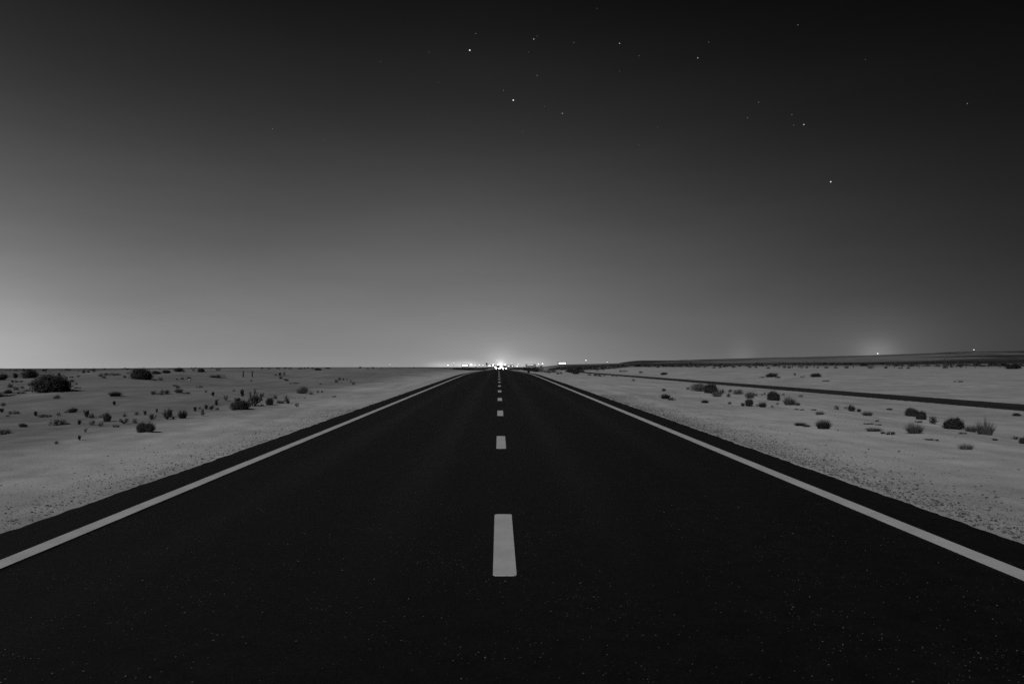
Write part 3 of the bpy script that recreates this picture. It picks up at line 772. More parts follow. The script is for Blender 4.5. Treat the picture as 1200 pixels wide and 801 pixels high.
RIGHT = (
    # --- dark row behind the right verge, far
    (617, 434.0, 9, 3.2, 'dome', 'first dark shrub of the far row right of the road, nearest the road end'),
    (623, 434.8, 7, 3.2, 'dome', 'second dark shrub of the far row right of the road'),
    (628.5, 435.6, 7, 4, 'dome', 'third dark shrub of the far row right of the road'),
    (633.5, 435.8, 6, 4, 'dome', 'fourth dark shrub of the far row right of the road, before a small gap'),
    (639, 436.2, 6, 3.2, 'dome', 'fifth dark shrub of the far row right of the road, after a small gap'),
    (643.5, 437, 5.4, 3.6, 'dome', 'sixth dark shrub of the far row right of the road'),
    (648.5, 436.6, 6, 4, 'dome', 'seventh dark shrub of the far row, above two loose grey shrubs'),
    (653.5, 438.4, 4.6, 4, 'grey', 'left one of two loose grey shrubs at the lower edge of the far row'),
    (657.5, 438, 4, 3, 'grey', 'right one of two loose grey shrubs at the lower edge of the far row'),
    (665, 435.8, 6, 2.6, 'dome', 'flat dark shrub on the left of the three-lobed clump ending the far row'),
    (668.5, 436.4, 8, 4, 'dome', 'broad middle shrub of the three-lobed clump ending the far row'),
    (674.3, 438.2, 9, 5, 'dome', 'largest right shrub of the three-lobed clump ending the far row'),
    (619.3, 437.2, 3, 4.6, 'sprig', 'dark upright plant standing in front of the far row by the right road line'),
    (682, 432.2, 5, 1.6, 'mat', 'leftmost flat dark growth above the start of the dark track'),
    (687.5, 432.7, 5, 1.6, 'mat', 'second flat dark growth above the start of the dark track'),
    (695, 433.2, 5, 1.8, 'mat', 'third flat dark growth above the start of the dark track'),
    (699.5, 433.7, 4, 1.8, 'mat', 'fourth flat dark growth above the start of the dark track'),
    (706, 433.8, 4, 1.4, 'matgrey', 'last faint flat growth above the start of the dark track'),
    (691, 439.7, 5, 2.6, 'dome', 'left one of the little black shrubs just past the three-lobed clump'),
    (697.5, 440.3, 5, 2.8, 'dome', 'middle one of the little black shrubs just past the three-lobed clump'),
    (702.5, 440.8, 5, 2.4, 'dome', 'right one of the little black shrubs just past the three-lobed clump'),
    (708, 440.4, 3.6, 1.8, 'grey', 'tiny faint shrub after the little black shrubs'),
    (718, 441, 3, 2.6, 'grey', 'left one of a pair of faint shrubs below the start of the dark track'),
    (722.5, 441, 4, 3, 'grey', 'right one of a pair of faint shrubs below the start of the dark track'),
    (731, 435.6, 11, 2, 'mat', 'flat dark growth above the dark track, first one left of the small round one'),
    (751, 436.8, 5, 2.2, 'dome', 'small round shrub above the dark track, left of the wider dark one'),
    (778, 439, 7.5, 2.8, 'dome', 'wider dark shrub above the dark track, middle of the right plain'),
    (742.3, 446.2, 4, 2.8, 'dome', 'lone black little shrub on open sand below the dark track'),
    (778, 458, 5, 3.4, 'darktuft', 'small dark tuft directly above the slanted tuft near the verge'),
    (780, 467.8, 12, 6, 'darktuft', 'slanted dark tuft near the right verge, closest to the road line'),
    (787, 468.6, 9, 3, 'mat', 'low right end of the slanted dark tuft near the verge'),
    (806.3, 456.6, 4.4, 3.6, 'dome', 'small round shrub at the left end of the long cluster below the track'),
    # --- long cluster below the track
    (818, 459.6, 17, 9, 'grey', 'big grey loose shrub at the left of the long cluster below the track'),
    (833, 461.4, 14, 9.6, 'dense', 'big dark shrub second in the long cluster below the track'),
    (840, 465.4, 12, 8, 'grey', 'grey shrub in front of the big dark shrub of the long cluster'),
    (846.5, 460.6, 6.6, 5, 'dome', 'black shrub at the right shoulder of the big dark shrub of the long cluster'),
    (855.7, 459.4, 4.6, 3.8, 'dome', 'upper of two little dark shrubs in the gap of the long cluster'),
    (853.8, 465, 4.6, 5, 'dome', 'lower of two little dark shrubs in the gap of the long cluster'),
    (865, 462.6, 12, 5.6, 'grey', 'wide low grey shrub right of the gap in the long cluster'),
    (879, 467.4, 11, 7.5, 'grey', 'grey shrub above the black shrub at the lower right of the long cluster'),
    (885.7, 463.6, 4.6, 2.8, 'dome', 'small dark shrub at the top right of a grey shrub in the long cluster'),
    (893, 463.4, 2.8, 2.2, 'dome', 'left one of two specks of shrub above the long cluster'),
    (896, 462.3, 2.6, 3, 'dome', 'right one of two specks of shrub above the long cluster'),
    (906.5, 469.8, 12.5, 9.5, 'dense', 'black compact shrub between the long cluster and the big feathery tuft'),
    (826, 472, 9, 4, 'darktuft', 'small dark tuft on the sand below the left of the long cluster'),
    (855, 473.2, 4, 3, 'dome', 'small round shrub on the sand below the gap of the long cluster'),
    (870.5, 475.7, 4.6, 4.6, 'darktuft', 'little tuft with a tall stalk left of the black lower shrub'),
    (878, 476, 9, 8.5, 'dome', 'black shrub at the lower right of the long cluster'),
    (887.3, 475.8, 4.6, 3.6, 'grey', 'small grey shrub right of the black lower shrub'),
    (893.5, 477.6, 10, 6.5, 'darktuft', 'spiky dark tuft at the lower right end of the long cluster'),
    (905, 477.4, 4, 3, 'grey', 'tiny grey shrub below the black compact shrub'),
    (911, 474.6, 3.4, 3, 'grey', 'tiny faint shrub left of the big feathery tuft'),
    (912.7, 463.4, 4, 2, 'dome', 'left one of two tiny growths above the black compact shrub'),
    (918, 462.7, 3.4, 1.8, 'dome', 'right one of two tiny growths above the black compact shrub'),
    (925, 475.4, 15, 10.5, 'tuft', 'big feathery tuft right of the black compact shrub'),
    (933.5, 474.8, 9, 4.6, 'tuft', 'low right wing of the big feathery tuft'),
    (938.6, 465.2, 5.4, 3.4, 'dome', 'lone dark shrub on the sand between the big feathery tuft and the track'),
    (933.5, 480, 5, 1.8, 'mat', 'left one of three flat growths below the big feathery tuft'),
    (940, 480.7, 5, 1.8, 'mat', 'middle one of three flat growths below the big feathery tuft'),
    (953.5, 480.7, 6.5, 1.8, 'matgrey', 'right one of three flat growths below the big feathery tuft'),
    (961, 486.4, 11, 4.6, 'paletuft', 'faint pale tuft on the sand above the dense verge tuft'),
    (980.6, 479.7, 5.8, 5.2, 'dome', 'left one of the two round dark shrubs right of the big feathery tuft'),
    (991, 478.9, 4.6, 3.4, 'grey', 'small grey shrub between two round dark shrubs'),
    (998, 481.7, 7.6, 7, 'dome', 'right and larger of the two round dark shrubs right of the big feathery tuft'),
    (1006.6, 482.4, 4.6, 4.4, 'darktuft', 'small tuft touching the right of the larger round dark shrub'),
    # --- beyond the track
    (904, 441.6, 12, 4.4, 'dome', 'left one of two dark shrubs beyond the track, with a drooping right end'),
    (911.5, 443, 6, 2.4, 'mat', 'drooping right end of the left shrub beyond the track'),
    (956, 441.6, 11.5, 4.4, 'dome', 'right one of two dark shrubs beyond the track, evenly dome-shaped'),
    (940.5, 441.6, 5, 1.3, 'mat', 'flat growth between the two dark shrubs beyond the track'),
    (893, 442.5, 6, 1.6, 'matgrey', 'faint flat growth left of the left shrub beyond the track'),
    (931.6, 440.6, 4, 4.6, 'twig', 'small Y-shaped shrub between the two dark shrubs beyond the track'),
    (966, 446.7, 5, 1.5, 'mat', 'left one of two flat dots of growth right below the dome-shaped shrub'),
    (970.3, 446.7, 4, 1.5, 'mat', 'right one of two flat dots of growth right below the dome-shaped shrub'),
    (1123, 447.6, 10, 1.5, 'matgrey', 'faint flat growth alone on the sand far right beyond the track'),
    # --- near right sand
    (938, 499.6, 14, 4, 'darktuft', 'low ragged tuft just left of the dense verge tuft'),
    (945, 500.6, 9, 3, 'tuft', 'low grey tuft between the ragged tuft and the dense verge tuft'),
    (965, 503.6, 18, 11.5, 'darktuft', 'dense dark spiky tuft closest to the gravel verge'),
    (1016.5, 487.8, 13, 5.4, 'tuft', 'grey tuft right of the small tuft by the larger round dark shrub'),
    (1042.3, 480.2, 7, 2.4, 'darktuft', 'small flat tuft alone below the track, left of the three dark shrubs'),
    (1028, 493.8, 4.4, 2.4, 'dome', 'small dark shrub above the low flat grass patch'),
    (1018, 496.8, 11, 1.4, 'matgrey', 'left one of two faint streaks of growth above the low flat grass patch'),
    (1029.5, 498, 7, 1.5, 'matgrey', 'right one of two faint streaks of growth above the low flat grass patch'),
    (1024, 506.4, 19, 4.6, 'tuft', 'low flat grass patch with a blurred right tail'),
    (1040, 508.8, 15, 3, 'matgrey', 'blurred right tail of the low flat grass patch'),
    (1071.5, 509, 20, 13, 'tuft', 'wispy round grey tuft below the three dark shrubs'),
    (1068.5, 488.4, 12, 8.8, 'dense', 'left one of three dark ragged shrubs stepping down to the right'),
    (1079.3, 491.8, 10, 8.5, 'dense', 'middle one of three dark ragged shrubs stepping down to the right'),
    (1092.8, 497.6, 12, 10, 'twig', 'right one of three dark ragged shrubs stepping down to the right'),
    (1076.5, 495, 8, 2.2, 'matgrey', 'faint growth in front of the left two of three dark ragged shrubs'),
    (1117.5, 504, 19.5, 11.5, 'dense', 'largest black shrub on the right sand'),
    (1154, 510.4, 21, 16, 'tuft', 'large feathery grey tuft with one tall stalk, far right'),
    (1155, 509, 3.4, 23, 'paletuft', 'tall thin dry stalks rising out of the large feathery grey tuft'),
    (1138, 507, 15, 8, 'tuft', 'low grey tuft between the largest black shrub and the feathery tuft'),
    (1128.5, 508.4, 9, 1.8, 'mat', 'flat dark growth at the left foot of the low grey tuft'),
    (1191.6, 487.2, 8, 3.2, 'dome', 'dark flat shrub alone by the track at the right edge'),
    (1166, 515.8, 6, 2.4, 'darktuft', 'tiny tuft down and right of the large feathery tuft'),
    (1190, 515, 9, 4.6, 'twig', 'sprawling twigs near the right photo edge'),
    (1200, 519.6, 9, 7, 'dome', 'dark shrub cut by the right photo edge'),
    (1091.5, 515.8, 15, 2, 'matgrey', 'flat faint growth below the largest black shrub, to its left'),
    (1132, 527.4, 17, 7, 'paletuft', 'sparse pale grass on bare sand, nearest plant on the right'),
    (1187, 432.2, 15, 5.4, 'dome', 'wide black shrub at the foot of the right hill, nearest the right edge'),
    (1108, 431.6, 6.6, 7, 'dome', 'tall dark bush at the foot of the right hill beside the tallest post'),
    (1145, 428.6, 8, 3.4, 'dome', 'dark shrub on the lower slope of the right hill below its crest lamp'),
    (1163.5, 428.6, 8, 4.2, 'dome', 'dark peaked shrub on the lower slope left of the wide black shrub'),
    (1175, 428.2, 9, 2.6, 'dome', 'flat dark shrub on the lower slope just above the wide black shrub'),
    (1020, 431.8, 6, 4, 'dome', 'dark shrub at the foot of the right hill below the glowing ridge lamp'),
    (924.7, 431.4, 4.6, 3, 'dome', 'right one of a close pair of dark shrubs at the foot of the right hill'),
    (919, 431.2, 4.2, 3.2, 'dome', 'left one of a close pair of dark shrubs at the foot of the right hill'),
    (992, 431.4, 5.6, 3.4, 'dome', 'dark shrub at the foot of the right hill, first one left of the ridge lamp'),
    (849.5, 430.2, 5.6, 4, 'dome', 'dark shrub at the left end of the hill foot, left one of two'),
    (859.3, 430.6, 6, 3.6, 'dome', 'dark shrub at the left end of the hill foot, right one of two'),
)
for t in RIGHT: plant(*t[:6], GR)
for px, py, w, h in ((837, 431.3, 3.6, 2.2), (844, 431, 4, 2.6), (878.5, 430.9, 4.2, 3.2), (886, 430.8, 3.2, 2.2), (900.5, 432, 4.2, 2.4), (939, 431.4, 3.2, 2.2), (945.5, 431.2, 3.6, 2.4),
                     (958, 431.4, 2.6, 1.8), (968.5, 431.4, 5, 2.2), (979.5, 431.3, 4.4, 1.8), (1038, 431.6, 4, 3), (1041.5, 428.8, 5, 2.6), (1055, 432, 5.2, 2.2), (1057.5, 429.4, 3, 4),
                     (1064.5, 431.9, 4, 2.2), (1066.5, 429.4, 5, 3), (1074.3, 429, 3.2, 2.6), (1115, 430.6, 4.2, 3.2), (1126, 430.6, 3.6, 4), (1100, 429.5, 4, 2), (1087, 429, 5, 2.4), (1012, 428.6, 8, 2),
                     (818, 430.2, 6, 1.8), (826, 430.4, 4, 1.8), (808, 430, 6, 1.8), (797, 430, 5, 1.8), (789, 430, 6, 2), (771, 430.4, 6, 2.6), (761, 429.9, 6, 2.6), (755, 429.6, 6, 2.4), (748, 429.2, 7, 2), (741, 428.6, 6, 2.4)):
    plant(px, py, w, h, 'dome', 'tiny dark shrub in the scattered line along the foot of the right hill', 'tiny shrubs along the foot of the right hill')

for o in PLANTED: o.location.z += float(mound_at(o.location.x, o.location.y)) * .9
build_ground()

# ------------------------------------------------------------------ far scrub (countless low bushes that read as one mass)
def far_scrub():
    Vs = []; n = 0
    P_ = []
    tries = 0
    while len(P_) < 700 and tries < 60000:
        tries += 1
        y = 240 * (1500 / 240) ** RNG.random(); a = RNG.uniform(-.75, .78); x = a * y
        dens = .20 if a > .12 else (.015 if a < -.06 else .14)
        if a > .06 and y > 330: continue
        if y > 800: dens *= .4
        if RNG.random() > dens * (.6 + 1.2 * float(vnoise(x / 60, y / 30, 80))): continue
        if abs(x) < 5.5 and y < 425: continue
        P_.append((x, y))
    P_ = np.array(P_); Z = G(P_[:, 0], P_[:, 1])
    C = []
    S_ = []
    for (x, y), z in zip(P_, Z):
        w = RNG.uniform(.5, 1.6) * (1 + y / 1500); h = w * RNG.uniform(.25, .5)
        c = RNG.normal(size=(9, 3)) * (w * .35, w * .35, h * .3) + (x, y, z + h * .45)
        C.append(c); S_.append(np.full(9, w * .5))
    C = np.vstack(C); S_ = np.concatenate(S_)
    V, Fq = leaf_quads(C, RNG.normal(size=C.shape), 1.0, 1.3)
    V = (V.reshape(-1, 4, 3) - C[:, None]) * S_[:, None, None] * (1, 1, .7) + C[:, None]
    o = link('far_scrub', mesh('far_scrub', V.reshape(-1, 3).tolist(), Fq.tolist(), leaf_material('far_scrub_leaf', .03, .08)))
    tag(o, 'dark low scrub covering the far plain and the long hill on the right', 'scrub', kind='stuff')
far_scrub()

# ------------------------------------------------------------------ single stones
def stone(px, py, w, label, m=None):
    p, d = hit(px, py); r = w * d / F / 2
    mb = MB(); mb.ball((0, 0, 0), 1, (1, .8, .62), 2)
    V = [tuple(np.array(v) * (1 + .35 * float(vnoise(v[0] * 1.7 + px, v[1] * 1.7 + v[2] * 2.3, 90)))) for v in mb.V]
    o = link('stone', mesh('stone', V, mb.F, m or M_stone)); o.location = (p[0], p[1], p[2] + r * .35); o.scale = (r, r, r); o.rotation_euler = (0, 0, px)
    tag(o, label, 'stone', 'loose stones on the sand')
M_stone = mat('dark_stone', .05, noise=(4, .4)); M_stonep = mat('pale_stone', .42, noise=(4, .2))
stone(982, 505, 3.2, 'small dark stone lying just right of the dense grass tuft beside the verge')
stone(1150, 569.5, 2.4, 'lone dark stone on the smooth sand, nearest the right edge of the wheel ruts')
stone(1174, 589.5, 2.6, 'dark stone on the right gravel, left of two dark stones near the photo edge')
stone(1185, 598.5, 2.6, 'dark stone on the right gravel, lowest and nearest of the loose stones')
stone(1003, 562.5, 3.4, 'dark stone at the crumbled asphalt edge on the right verge')
stone(1018, 526.5, 2.2, 'dark pebble on pale sand below the low flat grass patch')
stone(1053, 529.5, 2.2, 'dark pebble on the sand below the wispy round tuft')
stone(1075, 569, 3.6, 'flat dark stone midway across the right verge gravel')
stone(222, 445.5, 3.4, 'pale stone under a tiny dark shrub on the left sand', M_stonep)

# ------------------------------------------------------------------ posts and signs
def post(px, py, h, label, group, D=None, wpx=1.6, lean=0.0, m=None):
    p, d = hit(px, py) if D is None else (atD(px, D), D)
    H = h * d / F; r = wpx * d / F / 2
    o = empty('marker_post', p); o.rotation_euler = (0, lean, 0)
    mb = MB(); mb.cyl((0, 0, -.15), (0, 0, H * .96), r, r * .85, 9); mb.build('shaft', m or M_post, o)
    mb = MB(); mb.cyl((0, 0, H * .96), (0, 0, H), r * 1.25, r * .7, 9); mb.build('cap', m or M_post, o)
    tag(o, label, 'post', group)
post(285, 442, 7.5, 'left one of the two dark marker posts standing on the left sand', 'pair of marker posts')
post(295.5, 441.6, 7.2, 'right one of the two dark marker posts standing on the left sand', 'pair of marker posts')
FP = 'thin posts along the foot of the right hill'
for px, h in ((913, 5), (928.5, 6.5), (936, 6), (941, 7), (945.5, 8), (954, 8.5), (959, 6), (979, 6), (1000, 6), (1017, 6), (1024, 6), (1048, 6.5), (1077, 7), (1107, 11), (1121, 8), (1132, 6), (1142.5, 8.5), (1158, 6), (1172, 7), (1181, 9), (1195, 7)):
    post(px, 430.5, h, 'thin dark post in the broken line along the foot of the right hill', FP, D=215 + RNG.uniform(-6, 6), wpx=.85)

def sign(px, base, top, w, hh, label, D):
    p = atD(px, D); H = zof(top, px, D) - p[2]
    o = empty('road_sign', p)
    mb = MB(); mb.cyl((0, 0, -.2), (0, 0, H * .97), .09, .08, 8); mb.build('pole', M_post, o)
    mb = MB(); W = w * D / F; Hh = hh * D / F; mb.box((0, -.1, H - Hh / 2), (W, .05, Hh), .02); mb.build('sign_panel', M_sign, o)
    tag(o, label, 'road sign')
sign(570.3, 431, 425, 1.9, 2.4, 'small dark square road sign on a pole left of the distant road end', 330)

# ------------------------------------------------------------------ lamps and buildings of the far settlement, and added cars
def lamp(px, py, label, D=1150, r=.7, m=None, group='lamp posts of the far settlement', arm=True):
    r *= .62
    p = atD(px, D); H = max(zof(py, px, D) - p[2], 1.5)
    o = empty('street_lamp', p)
    mb = MB(); mb.cyl((0, .5, -.3), (0, .5, H + .3), .14, .08, 8)
    if arm: mb.cyl((0, .5, H + .3), (0, -.5, H + .45), .06, .05, 6)
    mb.build('pole', M_metal, o)
    mb = MB(); mb.box((0, 0, H + .42 + r * .3), (r * 2.2, r * 1.6, r * .35), .04); hd = mb.build('lamp_head', M_metal, o)
    mb = MB(); mb.ball((0, -.1, H), r, (1, .7, .62), 2); mb.build('lens', m or M_lamp, hd)
    tag(o, label, 'street lamp', group)

lamp(457, 427, 'lone lamp mast on the left horizon, furthest left of the far lights', D=1300, r=.75, m=M_lamp)
lamp(525, 427.7, 'bright low lamp on the left horizon between the lone mast and the town', D=1150, r=1.5, m=M_lamp)
lamp(531.8, 424.9, 'tall dim lamp just right of the bright low lamp left of town', D=1150, r=1.3, m=M_lampdim)
lamp(535.5, 427.4, 'faint lamp under the tall dim lamp left of town', D=1250, r=.6, m=M_lampdim)
lamp(552.3, 427.2, 'bright lamp at the right end of the left floodlit building', D=1150, r=1.5, m=M_lampbig)
lamp(556.6, 427.6, 'dimmer lamp between the left floodlit building and the dark road sign', D=1150, r=.9, m=M_lamp)
lamp(561.5, 427.4, 'left lamp of the pair seen just left of the dark road sign', D=1150, r=1.1, m=M_lamp)
lamp(566, 427.5, 'right lamp of the pair seen just left of the dark road sign', D=1150, r=.9, m=M_lamp)
lamp(574, 427.4, 'lamp seen just right of the dark road sign', D=1150, r=1.2, m=M_lamp)
lamp(578, 427.3, 'lamp at the left flank of the brightest glow over the road', D=1150, r=1.3, m=M_lampbig)
lamp(582, 422.1, 'tallest lamp, dim and high above the end of the road', D=1150, r=1.3, m=M_lampdim)
lamp(584.2, 427.0, 'left floodlight in the white heart of the glow', D=1000, r=1.9, m=M_lampbig)
lamp(587.2, 426.6, 'right floodlight in the white heart of the glow', D=1000, r=2.0, m=M_lampbig)
lamp(591.8, 427.3, 'floodlight at the right flank of the brightest glow', D=1150, r=1.5, m=M_lampbig)
lamp(594.5, 428.2, 'low lamp right of the brightest glow', D=1150, r=1.0, m=M_lamp)
lamp(599.7, 425.6, 'dim raised lamp between the glow and the pair right of it', D=1150, r=1.0, m=M_lampdim)
lamp(607.3, 426.6, 'upper lamp of the two right of the road end', D=1150, r=.9, m=M_lamp)
lamp(606, 429.0, 'lower and brighter lamp of the two right of the road end', D=560, r=.62, m=M_lamp)
lamp(614, 427.2, 'faint lamp left of the pale glow right of the road', D=1250, r=.6, m=M_lampdim)
lamp(622.5, 425.9, 'faint lamp in the pale glow right of the road', D=1250, r=.9, m=M_lampdim)
lamp(631, 426.1, 'left lamp of the close pair left of the lit hall', D=1000, r=1.1, m=M_lamp)
lamp(635.8, 425.9, 'right lamp of the close pair left of the lit hall', D=1000, r=1.4, m=M_lamp)
lamp(686.6, 422.0, 'single lamp on a tall pole right of the lit hall', D=900, r=.95, m=M_lamp)
lamp(711.5, 424.4, 'small faint lamp on the dark ridge right of the tall pole', D=670, r=.45, m=M_lamp)
lamp(1028.7, 415.0, 'bright lamp on the ridge of the right hill inside its own glow', D=676, r=.75, m=M_lamp)
lamp(1141.5, 411.2, 'lamp on the crest of the right hill, furthest right of all', D=676, r=.62, m=M_lamp)

def building(px, D, w, base, top, win, label, m=None, roof_over=.4):
    """w, win in photo px; win=(x0,x1,y0,y1) relative px of the lit opening"""
    p = atD(px, D); k = D / F
    zb = min(p[2], zof(base, px, D)) - .3; H = zof(top, px, D) - zb
    o = empty('town_building', (p[0], D, zb))
    W = w * k; dep = max(W * .5, 5)
    mb = MB(); mb.box((0, dep / 2, H / 2), (W, dep, H)); mb.build('wall', M_wall, o)
    mb = MB(); mb.box((0, dep / 2, H + .16), (W + roof_over * 2, dep + roof_over * 2, .3), .03); mb.build('roof', M_roof, o)
    for (x0, x1, y0, y1) in win:
        za, zb2 = zof(y1, px, D) - zb, zof(y0, px, D) - zb
        mb = MB(); mb.box(((x0 + x1) / 2 * k, -.04, (za + zb2) / 2), ((x1 - x0) * k, .12, zb2 - za)); wn = mb.build('window', m or M_winb, o)
        mb = MB()
        xa, xb = x0 * k, x1 * k; t = .12
        mb.box(((xa + xb) / 2, -.08, zb2 + t / 2), (xb - xa + 2 * t, .2, t)); mb.box(((xa + xb) / 2, -.08, za - t / 2), (xb - xa + 2 * t, .2, t))
        n = max(1, int((xb - xa) / 2.2))
        for i in range(n + 1): mb.box((xa + (xb - xa) * i / n, -.12, (za + zb2) / 2), (.09, .1, zb2 - za))
        mb.build('frame', M_metal, wn)
    tag(o, label, 'building', 'buildings of the far settlement')
building(545, 1100, 8, 430, 427.0, [(-3, 3, 427.5, 428.8)], 'low floodlit building on the left horizon left of the dark road sign')
building(659, 850, 10, 427.5, 424.3, [(-4, -.4, 424.8, 426.0), (-.1, 4, 424.8, 426.0)], 'low hall with a brilliant window strip, right of the road')
building(586, 760, 15, 431.5, 428.6, [(-6.5, -2.4, 429.3, 430.5), (-2.1, 2.2, 429.1, 430.6), (2.6, 6.2, 429.3, 430.5)], 'long brightly lit gate building straight ahead beyond the road end')
building(576, 1050, 9, 430, 427.6, [(-4, -1, 428.0, 429.0), (.5, 3.5, 428.1, 429.0)], 'small building with two lit windows left of the bright gate', M_win)
building(598, 1050, 8, 430, 427.8, [(-3, -1, 428.4, 429.2), (2, 3, 428.4, 429.2)], 'small building with two lit windows right of the bright gate', M_win)
building(622, 1200, 12, 429.5, 426.8, [(-4, 3, 427.2, 427.6)], 'dim flat building below the pale glow right of the road', M_lampdim)

def car(px, D, label, flip=1, rz=0.0, cm=None):  # added car; headlamps stand in for a reflection at the road end
    p = atD(px, D); p[2] = float(P(D)) if abs(p[0]) < 4.1 else p[2]
    o = empty('added_car', p, rz)
    # profile along the car's length (local y, front faces -y), extruded across x
    prof = [(-2.2, .35), (-2.25, .62), (-2.1, .82), (-1.15, .98), (-.55, 1.45), (.95, 1.5), (1.75, 1.08), (2.2, 1.0), (2.25, .45), (2.1, .32)]
    mb = MB(); mb.prism(prof, -.86, .86)
    V = [(b, a, c * 1.0) for a, b, c in mb.V]
    V = [(x * (1 - .16 * max(0, (z - .95)) / .55), y, z) for x, y, z in V]
    link('body', mesh('body', V, mb.F, cm or M_car), o)
    mb = MB(); mb.add([(-.70, -1.10, 1.02), (.70, -1.10, 1.02), (.62, -.60, 1.42), (-.62, -.60, 1.42)], [(0, 1, 2, 3)])
    mb.add([(-.70, -1.13, 1.03), (.70, -1.13, 1.03), (.62, -.63, 1.43), (-.62, -.63, 1.43)], [(0, 1, 2, 3)])
    mb.build('windscreen', M_glass, o)
    for sx in (-1, 1):
        for yy in (-1.35, 1.35):
            mb = MB(); mb.cyl((sx * .68, yy, .32), (sx * .89, yy, .32), .32, .32, 16); wl = mb.build('wheel', M_rubber, o)
            mb = MB(); mb.cyl((sx * .89, yy, .32), (sx * .905, yy, .32), .2, .2, 12); mb.build('rim', M_metal, wl)
        mb = MB(); mb.cyl((sx * .62, -2.22, .68), (sx * .62, -2.29, .68), .13, .12, 12); mb.build('added_headlamp', M_head, o)
    tag(o, label, 'car', 'added cars standing in for the road-end reflection')
car(583.6, 300, 'left added car at the road end, its headlamps standing in for a bright reflection')
car(591.4, 318, 'right added car at the road end, its headlamps standing in for a bright reflection')

# ------------------------------------------------------------------ stars
def star(px, py, b, label):
    d = ray(px, py); R = 30000.0
    rad = (.42 + .38 * b) * R / F
    mb = MB(); mb.ball((0, 0, 0), rad, sub=1)
    key = 'star_light_%d' % int(b * 20)
    m = bpy.data.materials.get(key) or mat(key, 0.0, emit=.05 + 1.0 * b ** 2.3)
    o = mb.build('star', m); o.location = CAM + d * R
    tag(o, label, 'star', 'stars in the night sky')
for a in (
    (550.5, 59, 1.0, 'very bright star high left of the road line, near a fainter one above it'),
    (557.5, 39.5, .35, 'faint star just above the very bright upper left star'),
    (601.5, 117.5, 1.0, 'bright star directly above the road end, lower of the two brightest'),
    (590, 106, .35, 'faint star just up and left of the bright star above the road end'),
    (625.5, 46, .6, 'medium star near the top, right of the very bright upper left star'),
    (629.5, 42.5, .2, 'very faint star touching the medium star near the top'),
    (619.5, 61, .2, 'very faint star just below the medium star near the top'),
    (672.5, 50, .3, 'faint star midway between the two medium stars near the top'),
    (726, 51, .6, 'medium star near the top, right of the centre'),
    (749, 65.5, .25, 'very faint star down and right of the medium star right of centre'),
    (726, 83.5, .2, 'very faint star straight below the medium star right of centre'),
    (629.5, 88.7, .4, 'faint star up and right of the bright star above the road end'),
    (638, 125, .2, 'very faint star left of the lone medium star above the road'),
    (659, 133, .55, 'lone medium star right of and below the bright star above the road'),
    (612, 154, .25, 'very faint star below the bright star above the road end'),
    (771, 149, .2, 'very faint star right of centre, halfway up the sky, right one of two'),
    (748.5, 170, .25, 'very faint star right of centre, halfway up the sky, left one of two'),
    (699.5, 10, .2, 'very faint star at the top edge right of centre'),
    (502.5, 61.5, .2, 'very faint star left of the very bright upper left star'),
    (514, 97, .15, 'barely visible star left of the faint star above the road end'),
    (817.7, 68, .6, 'medium star at upper right, below a fainter companion'),
    (830.5, 49.5, .3, 'faint companion just above the medium star at upper right'),
    (935, 29.3, .35, 'faint star highest in the right part of the sky'),
    (1014, 70, .2, 'very faint star in the dark upper right corner'),
    (889, 120, .35, 'faint star, upper one of the two left of the small star group'),
    (876, 138, .35, 'faint star, lower one of the two left of the small star group'),
    (928, 134.5, .35, 'faint star at the top of the small triangle of stars on the right'),
    (930, 146.8, .3, 'faint star at the left of the small triangle of stars on the right'),
    (942, 146, .7, 'brightest star of the small triangle of stars on the right'),
    (973.5, 213, .9, 'bright lone star low on the right'),
    (1133.5, 121.5, .4, 'faint lone star nearest the right edge'),
    (319.5, 151, .35, 'faint lone star on the left, halfway up the sky'),
    (380, 164, .2, 'very faint star right of the faint lone star on the left'),
    (446, 72.5, .2, 'very faint star high between the left edge and the centre'),
    (195, 215, .2, 'very faint star furthest left and lowest in the sky'),
): star(*a)

# ------------------------------------------------------------------ light: night sky with town glow, and the moon
SUN_EL, SUN_AZ = math.radians(40), math.radians(212)          # azimuth clockwise from the road's direction (+Y)
sd = bpy.data.lights.new('moon', 'SUN'); sd.energy = 1.62; sd.angle = math.radians(14); sd.color = (1, 1, 1)
so = bpy.data.objects.new('moon', sd); COL.objects.link(so)
to = Vector((math.sin(SUN_AZ) * math.cos(SUN_EL), math.cos(SUN_AZ) * math.cos(SUN_EL), math.sin(SUN_EL)))
so.rotation_euler = to.to_track_quat('Z', 'Y').to_euler(); so.location = to * 50

W = bpy.data.worlds.new('World'); S.world = W; W.use_nodes = True
q = NT(W.node_tree)
bg = W.node_tree.nodes['Background']
tc = q.n('ShaderNodeTexCoord'); sx = q.n('ShaderNodeSeparateXYZ'); q.l(tc.outputs['Generated'], sx.inputs[0])
az = q.m('ARCTAN2', sx.outputs[0], sx.outputs[1])
el = q.m('ARCSINE', sx.outputs[2])
e = q.m('MINIMUM', q.m('MAXIMUM', el, -.02), .75)
pts = np.array([(-3.0, -3.0), (-2.2, -2.4), (-1.6, -1.5), (-1.2, -.85), (-1.0, -.72), (-.8, -.80), (-.602, -1.06), (-.48, -1.22), (-.323, -1.34), (-.15, -1.34), (0, -1.34), (.12, -1.55), (.248, -1.84), (.36, -2.10),
    (.455, -2.32), (.54, -2.58), (.626, -2.87), (.8, -3.3), (1.2, -3.5), (2.2, -3.3), (3.0, -3.0)])
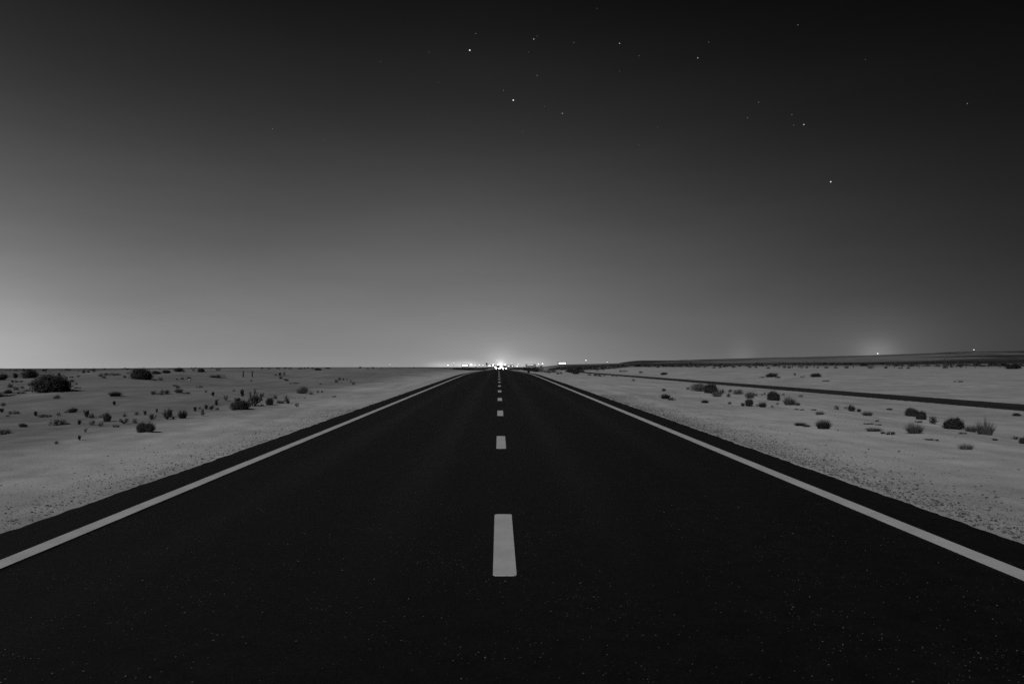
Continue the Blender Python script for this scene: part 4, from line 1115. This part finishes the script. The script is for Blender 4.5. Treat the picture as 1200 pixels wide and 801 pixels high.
gc = np.array([-2.6, -2.0, -1.5, -1.1, -.75, -.45, -.2, .05, .3, .55, .8, 1.2, 1.7, 2.4]); gs = np.array([.5, .45, .4, .32, .28, .25, .22, .22, .22, .22, .28, .4, .5, .5])
Bm = np.exp(-.5 * ((pts[:, :1] - gc) / gs) ** 2)
wt = np.linalg.solve(Bm.T @ Bm + 2e-3 * np.eye(len(gc)), Bm.T @ (pts[:, 1] + 3.0))
A = None
for c, sg, w_ in zip(gc, gs, wt):                              # smooth brightness of the horizon all the way round
    d_ = q.m('DIVIDE', q.m('SUBTRACT', az, float(c)), float(sg))
    g_ = q.m('MULTIPLY', q.m('EXPONENT', q.m('MULTIPLY', q.m('MULTIPLY', d_, d_), -.5)), float(w_))
    A = g_ if A is None else q.m('ADD', A, g_)
A = q.m('SUBTRACT', A, 3.0)
lnL = q.m('SUBTRACT', q.m('SUBTRACT', A, q.m('MULTIPLY', e, 5.0)), q.m('MULTIPLY', q.m('MULTIPLY', e, e), 6.2))
L = q.m('EXPONENT', lnL)
def glow(px, py, amp, saz, sel):
    d = ray(px, py); a0 = math.atan2(d[0], d[1]); e0 = math.asin(d[2])
    da = q.m('DIVIDE', q.m('SUBTRACT', az, a0), saz); de = q.m('DIVIDE', q.m('SUBTRACT', el, e0), sel)
    r2 = q.m('ADD', q.m('MULTIPLY', da, da), q.m('MULTIPLY', de, de))
    return q.m('MULTIPLY', q.m('EXPONENT', q.m('MULTIPLY', r2, -.5)), amp)
for g in ((586.5, 427, .42, .0042, .0040), (586.5, 427, .18, .015, .013), (590, 427, .07, .07, .04), (-25, 408, .09, .07, .06),
          (1028, 415, .085, .016, .012), (1026, 412, .035, .05, .03), (532, 428, .13, .018, .004), (549, 428, .30, .010, .004),
          (621, 427, .16, .016, .006), (870, 420, .035, .012, .014), (515, 428, .10, .012, .003)):
    L = q.m('ADD', L, glow(*g))
sky = q.n('ShaderNodeTexSky'); sky.sky_type = 'NISHITA'; sky.sun_disc = False
sky.sun_elevation = SUN_EL; sky.sun_rotation = SUN_AZ
bw = q.n('ShaderNodeRGBToBW'); q.l(sky.outputs[0], bw.inputs[0])
L = q.m('ADD', L, q.m('MULTIPLY', bw.outputs[0], .0002))
dirv = q.n('ShaderNodeMapping'); dirv.inputs['Scale'].default_value = (1, 1, 5); q.l(tc.outputs['Generated'], dirv.inputs['Vector'])
hz_ = q.noise(dirv.outputs[0], 2.2, 5, .55)                        # faint uneven haze in the light-polluted air
L = q.m('MULTIPLY', L, q.ss(hz_, .25, .75, .93, 1.07))
q.l(L, bg.inputs['Color']); bg.inputs['Strength'].default_value = 1.0

# ------------------------------------------------------------------ render settings
S.view_settings.view_transform = 'Standard'
S.view_settings.look = 'None'
S.view_settings.exposure = 0; S.view_settings.gamma = 1
S.view_settings.use_curve_mapping = False
S.render.engine = 'CYCLES'
S.cycles.use_denoising = False
S.cycles.max_bounces = 4; S.cycles.diffuse_bounces = 2; S.cycles.glossy_bounces = 2
S.cycles.sample_clamp_indirect = 2.0
S.render.film_transparent = False
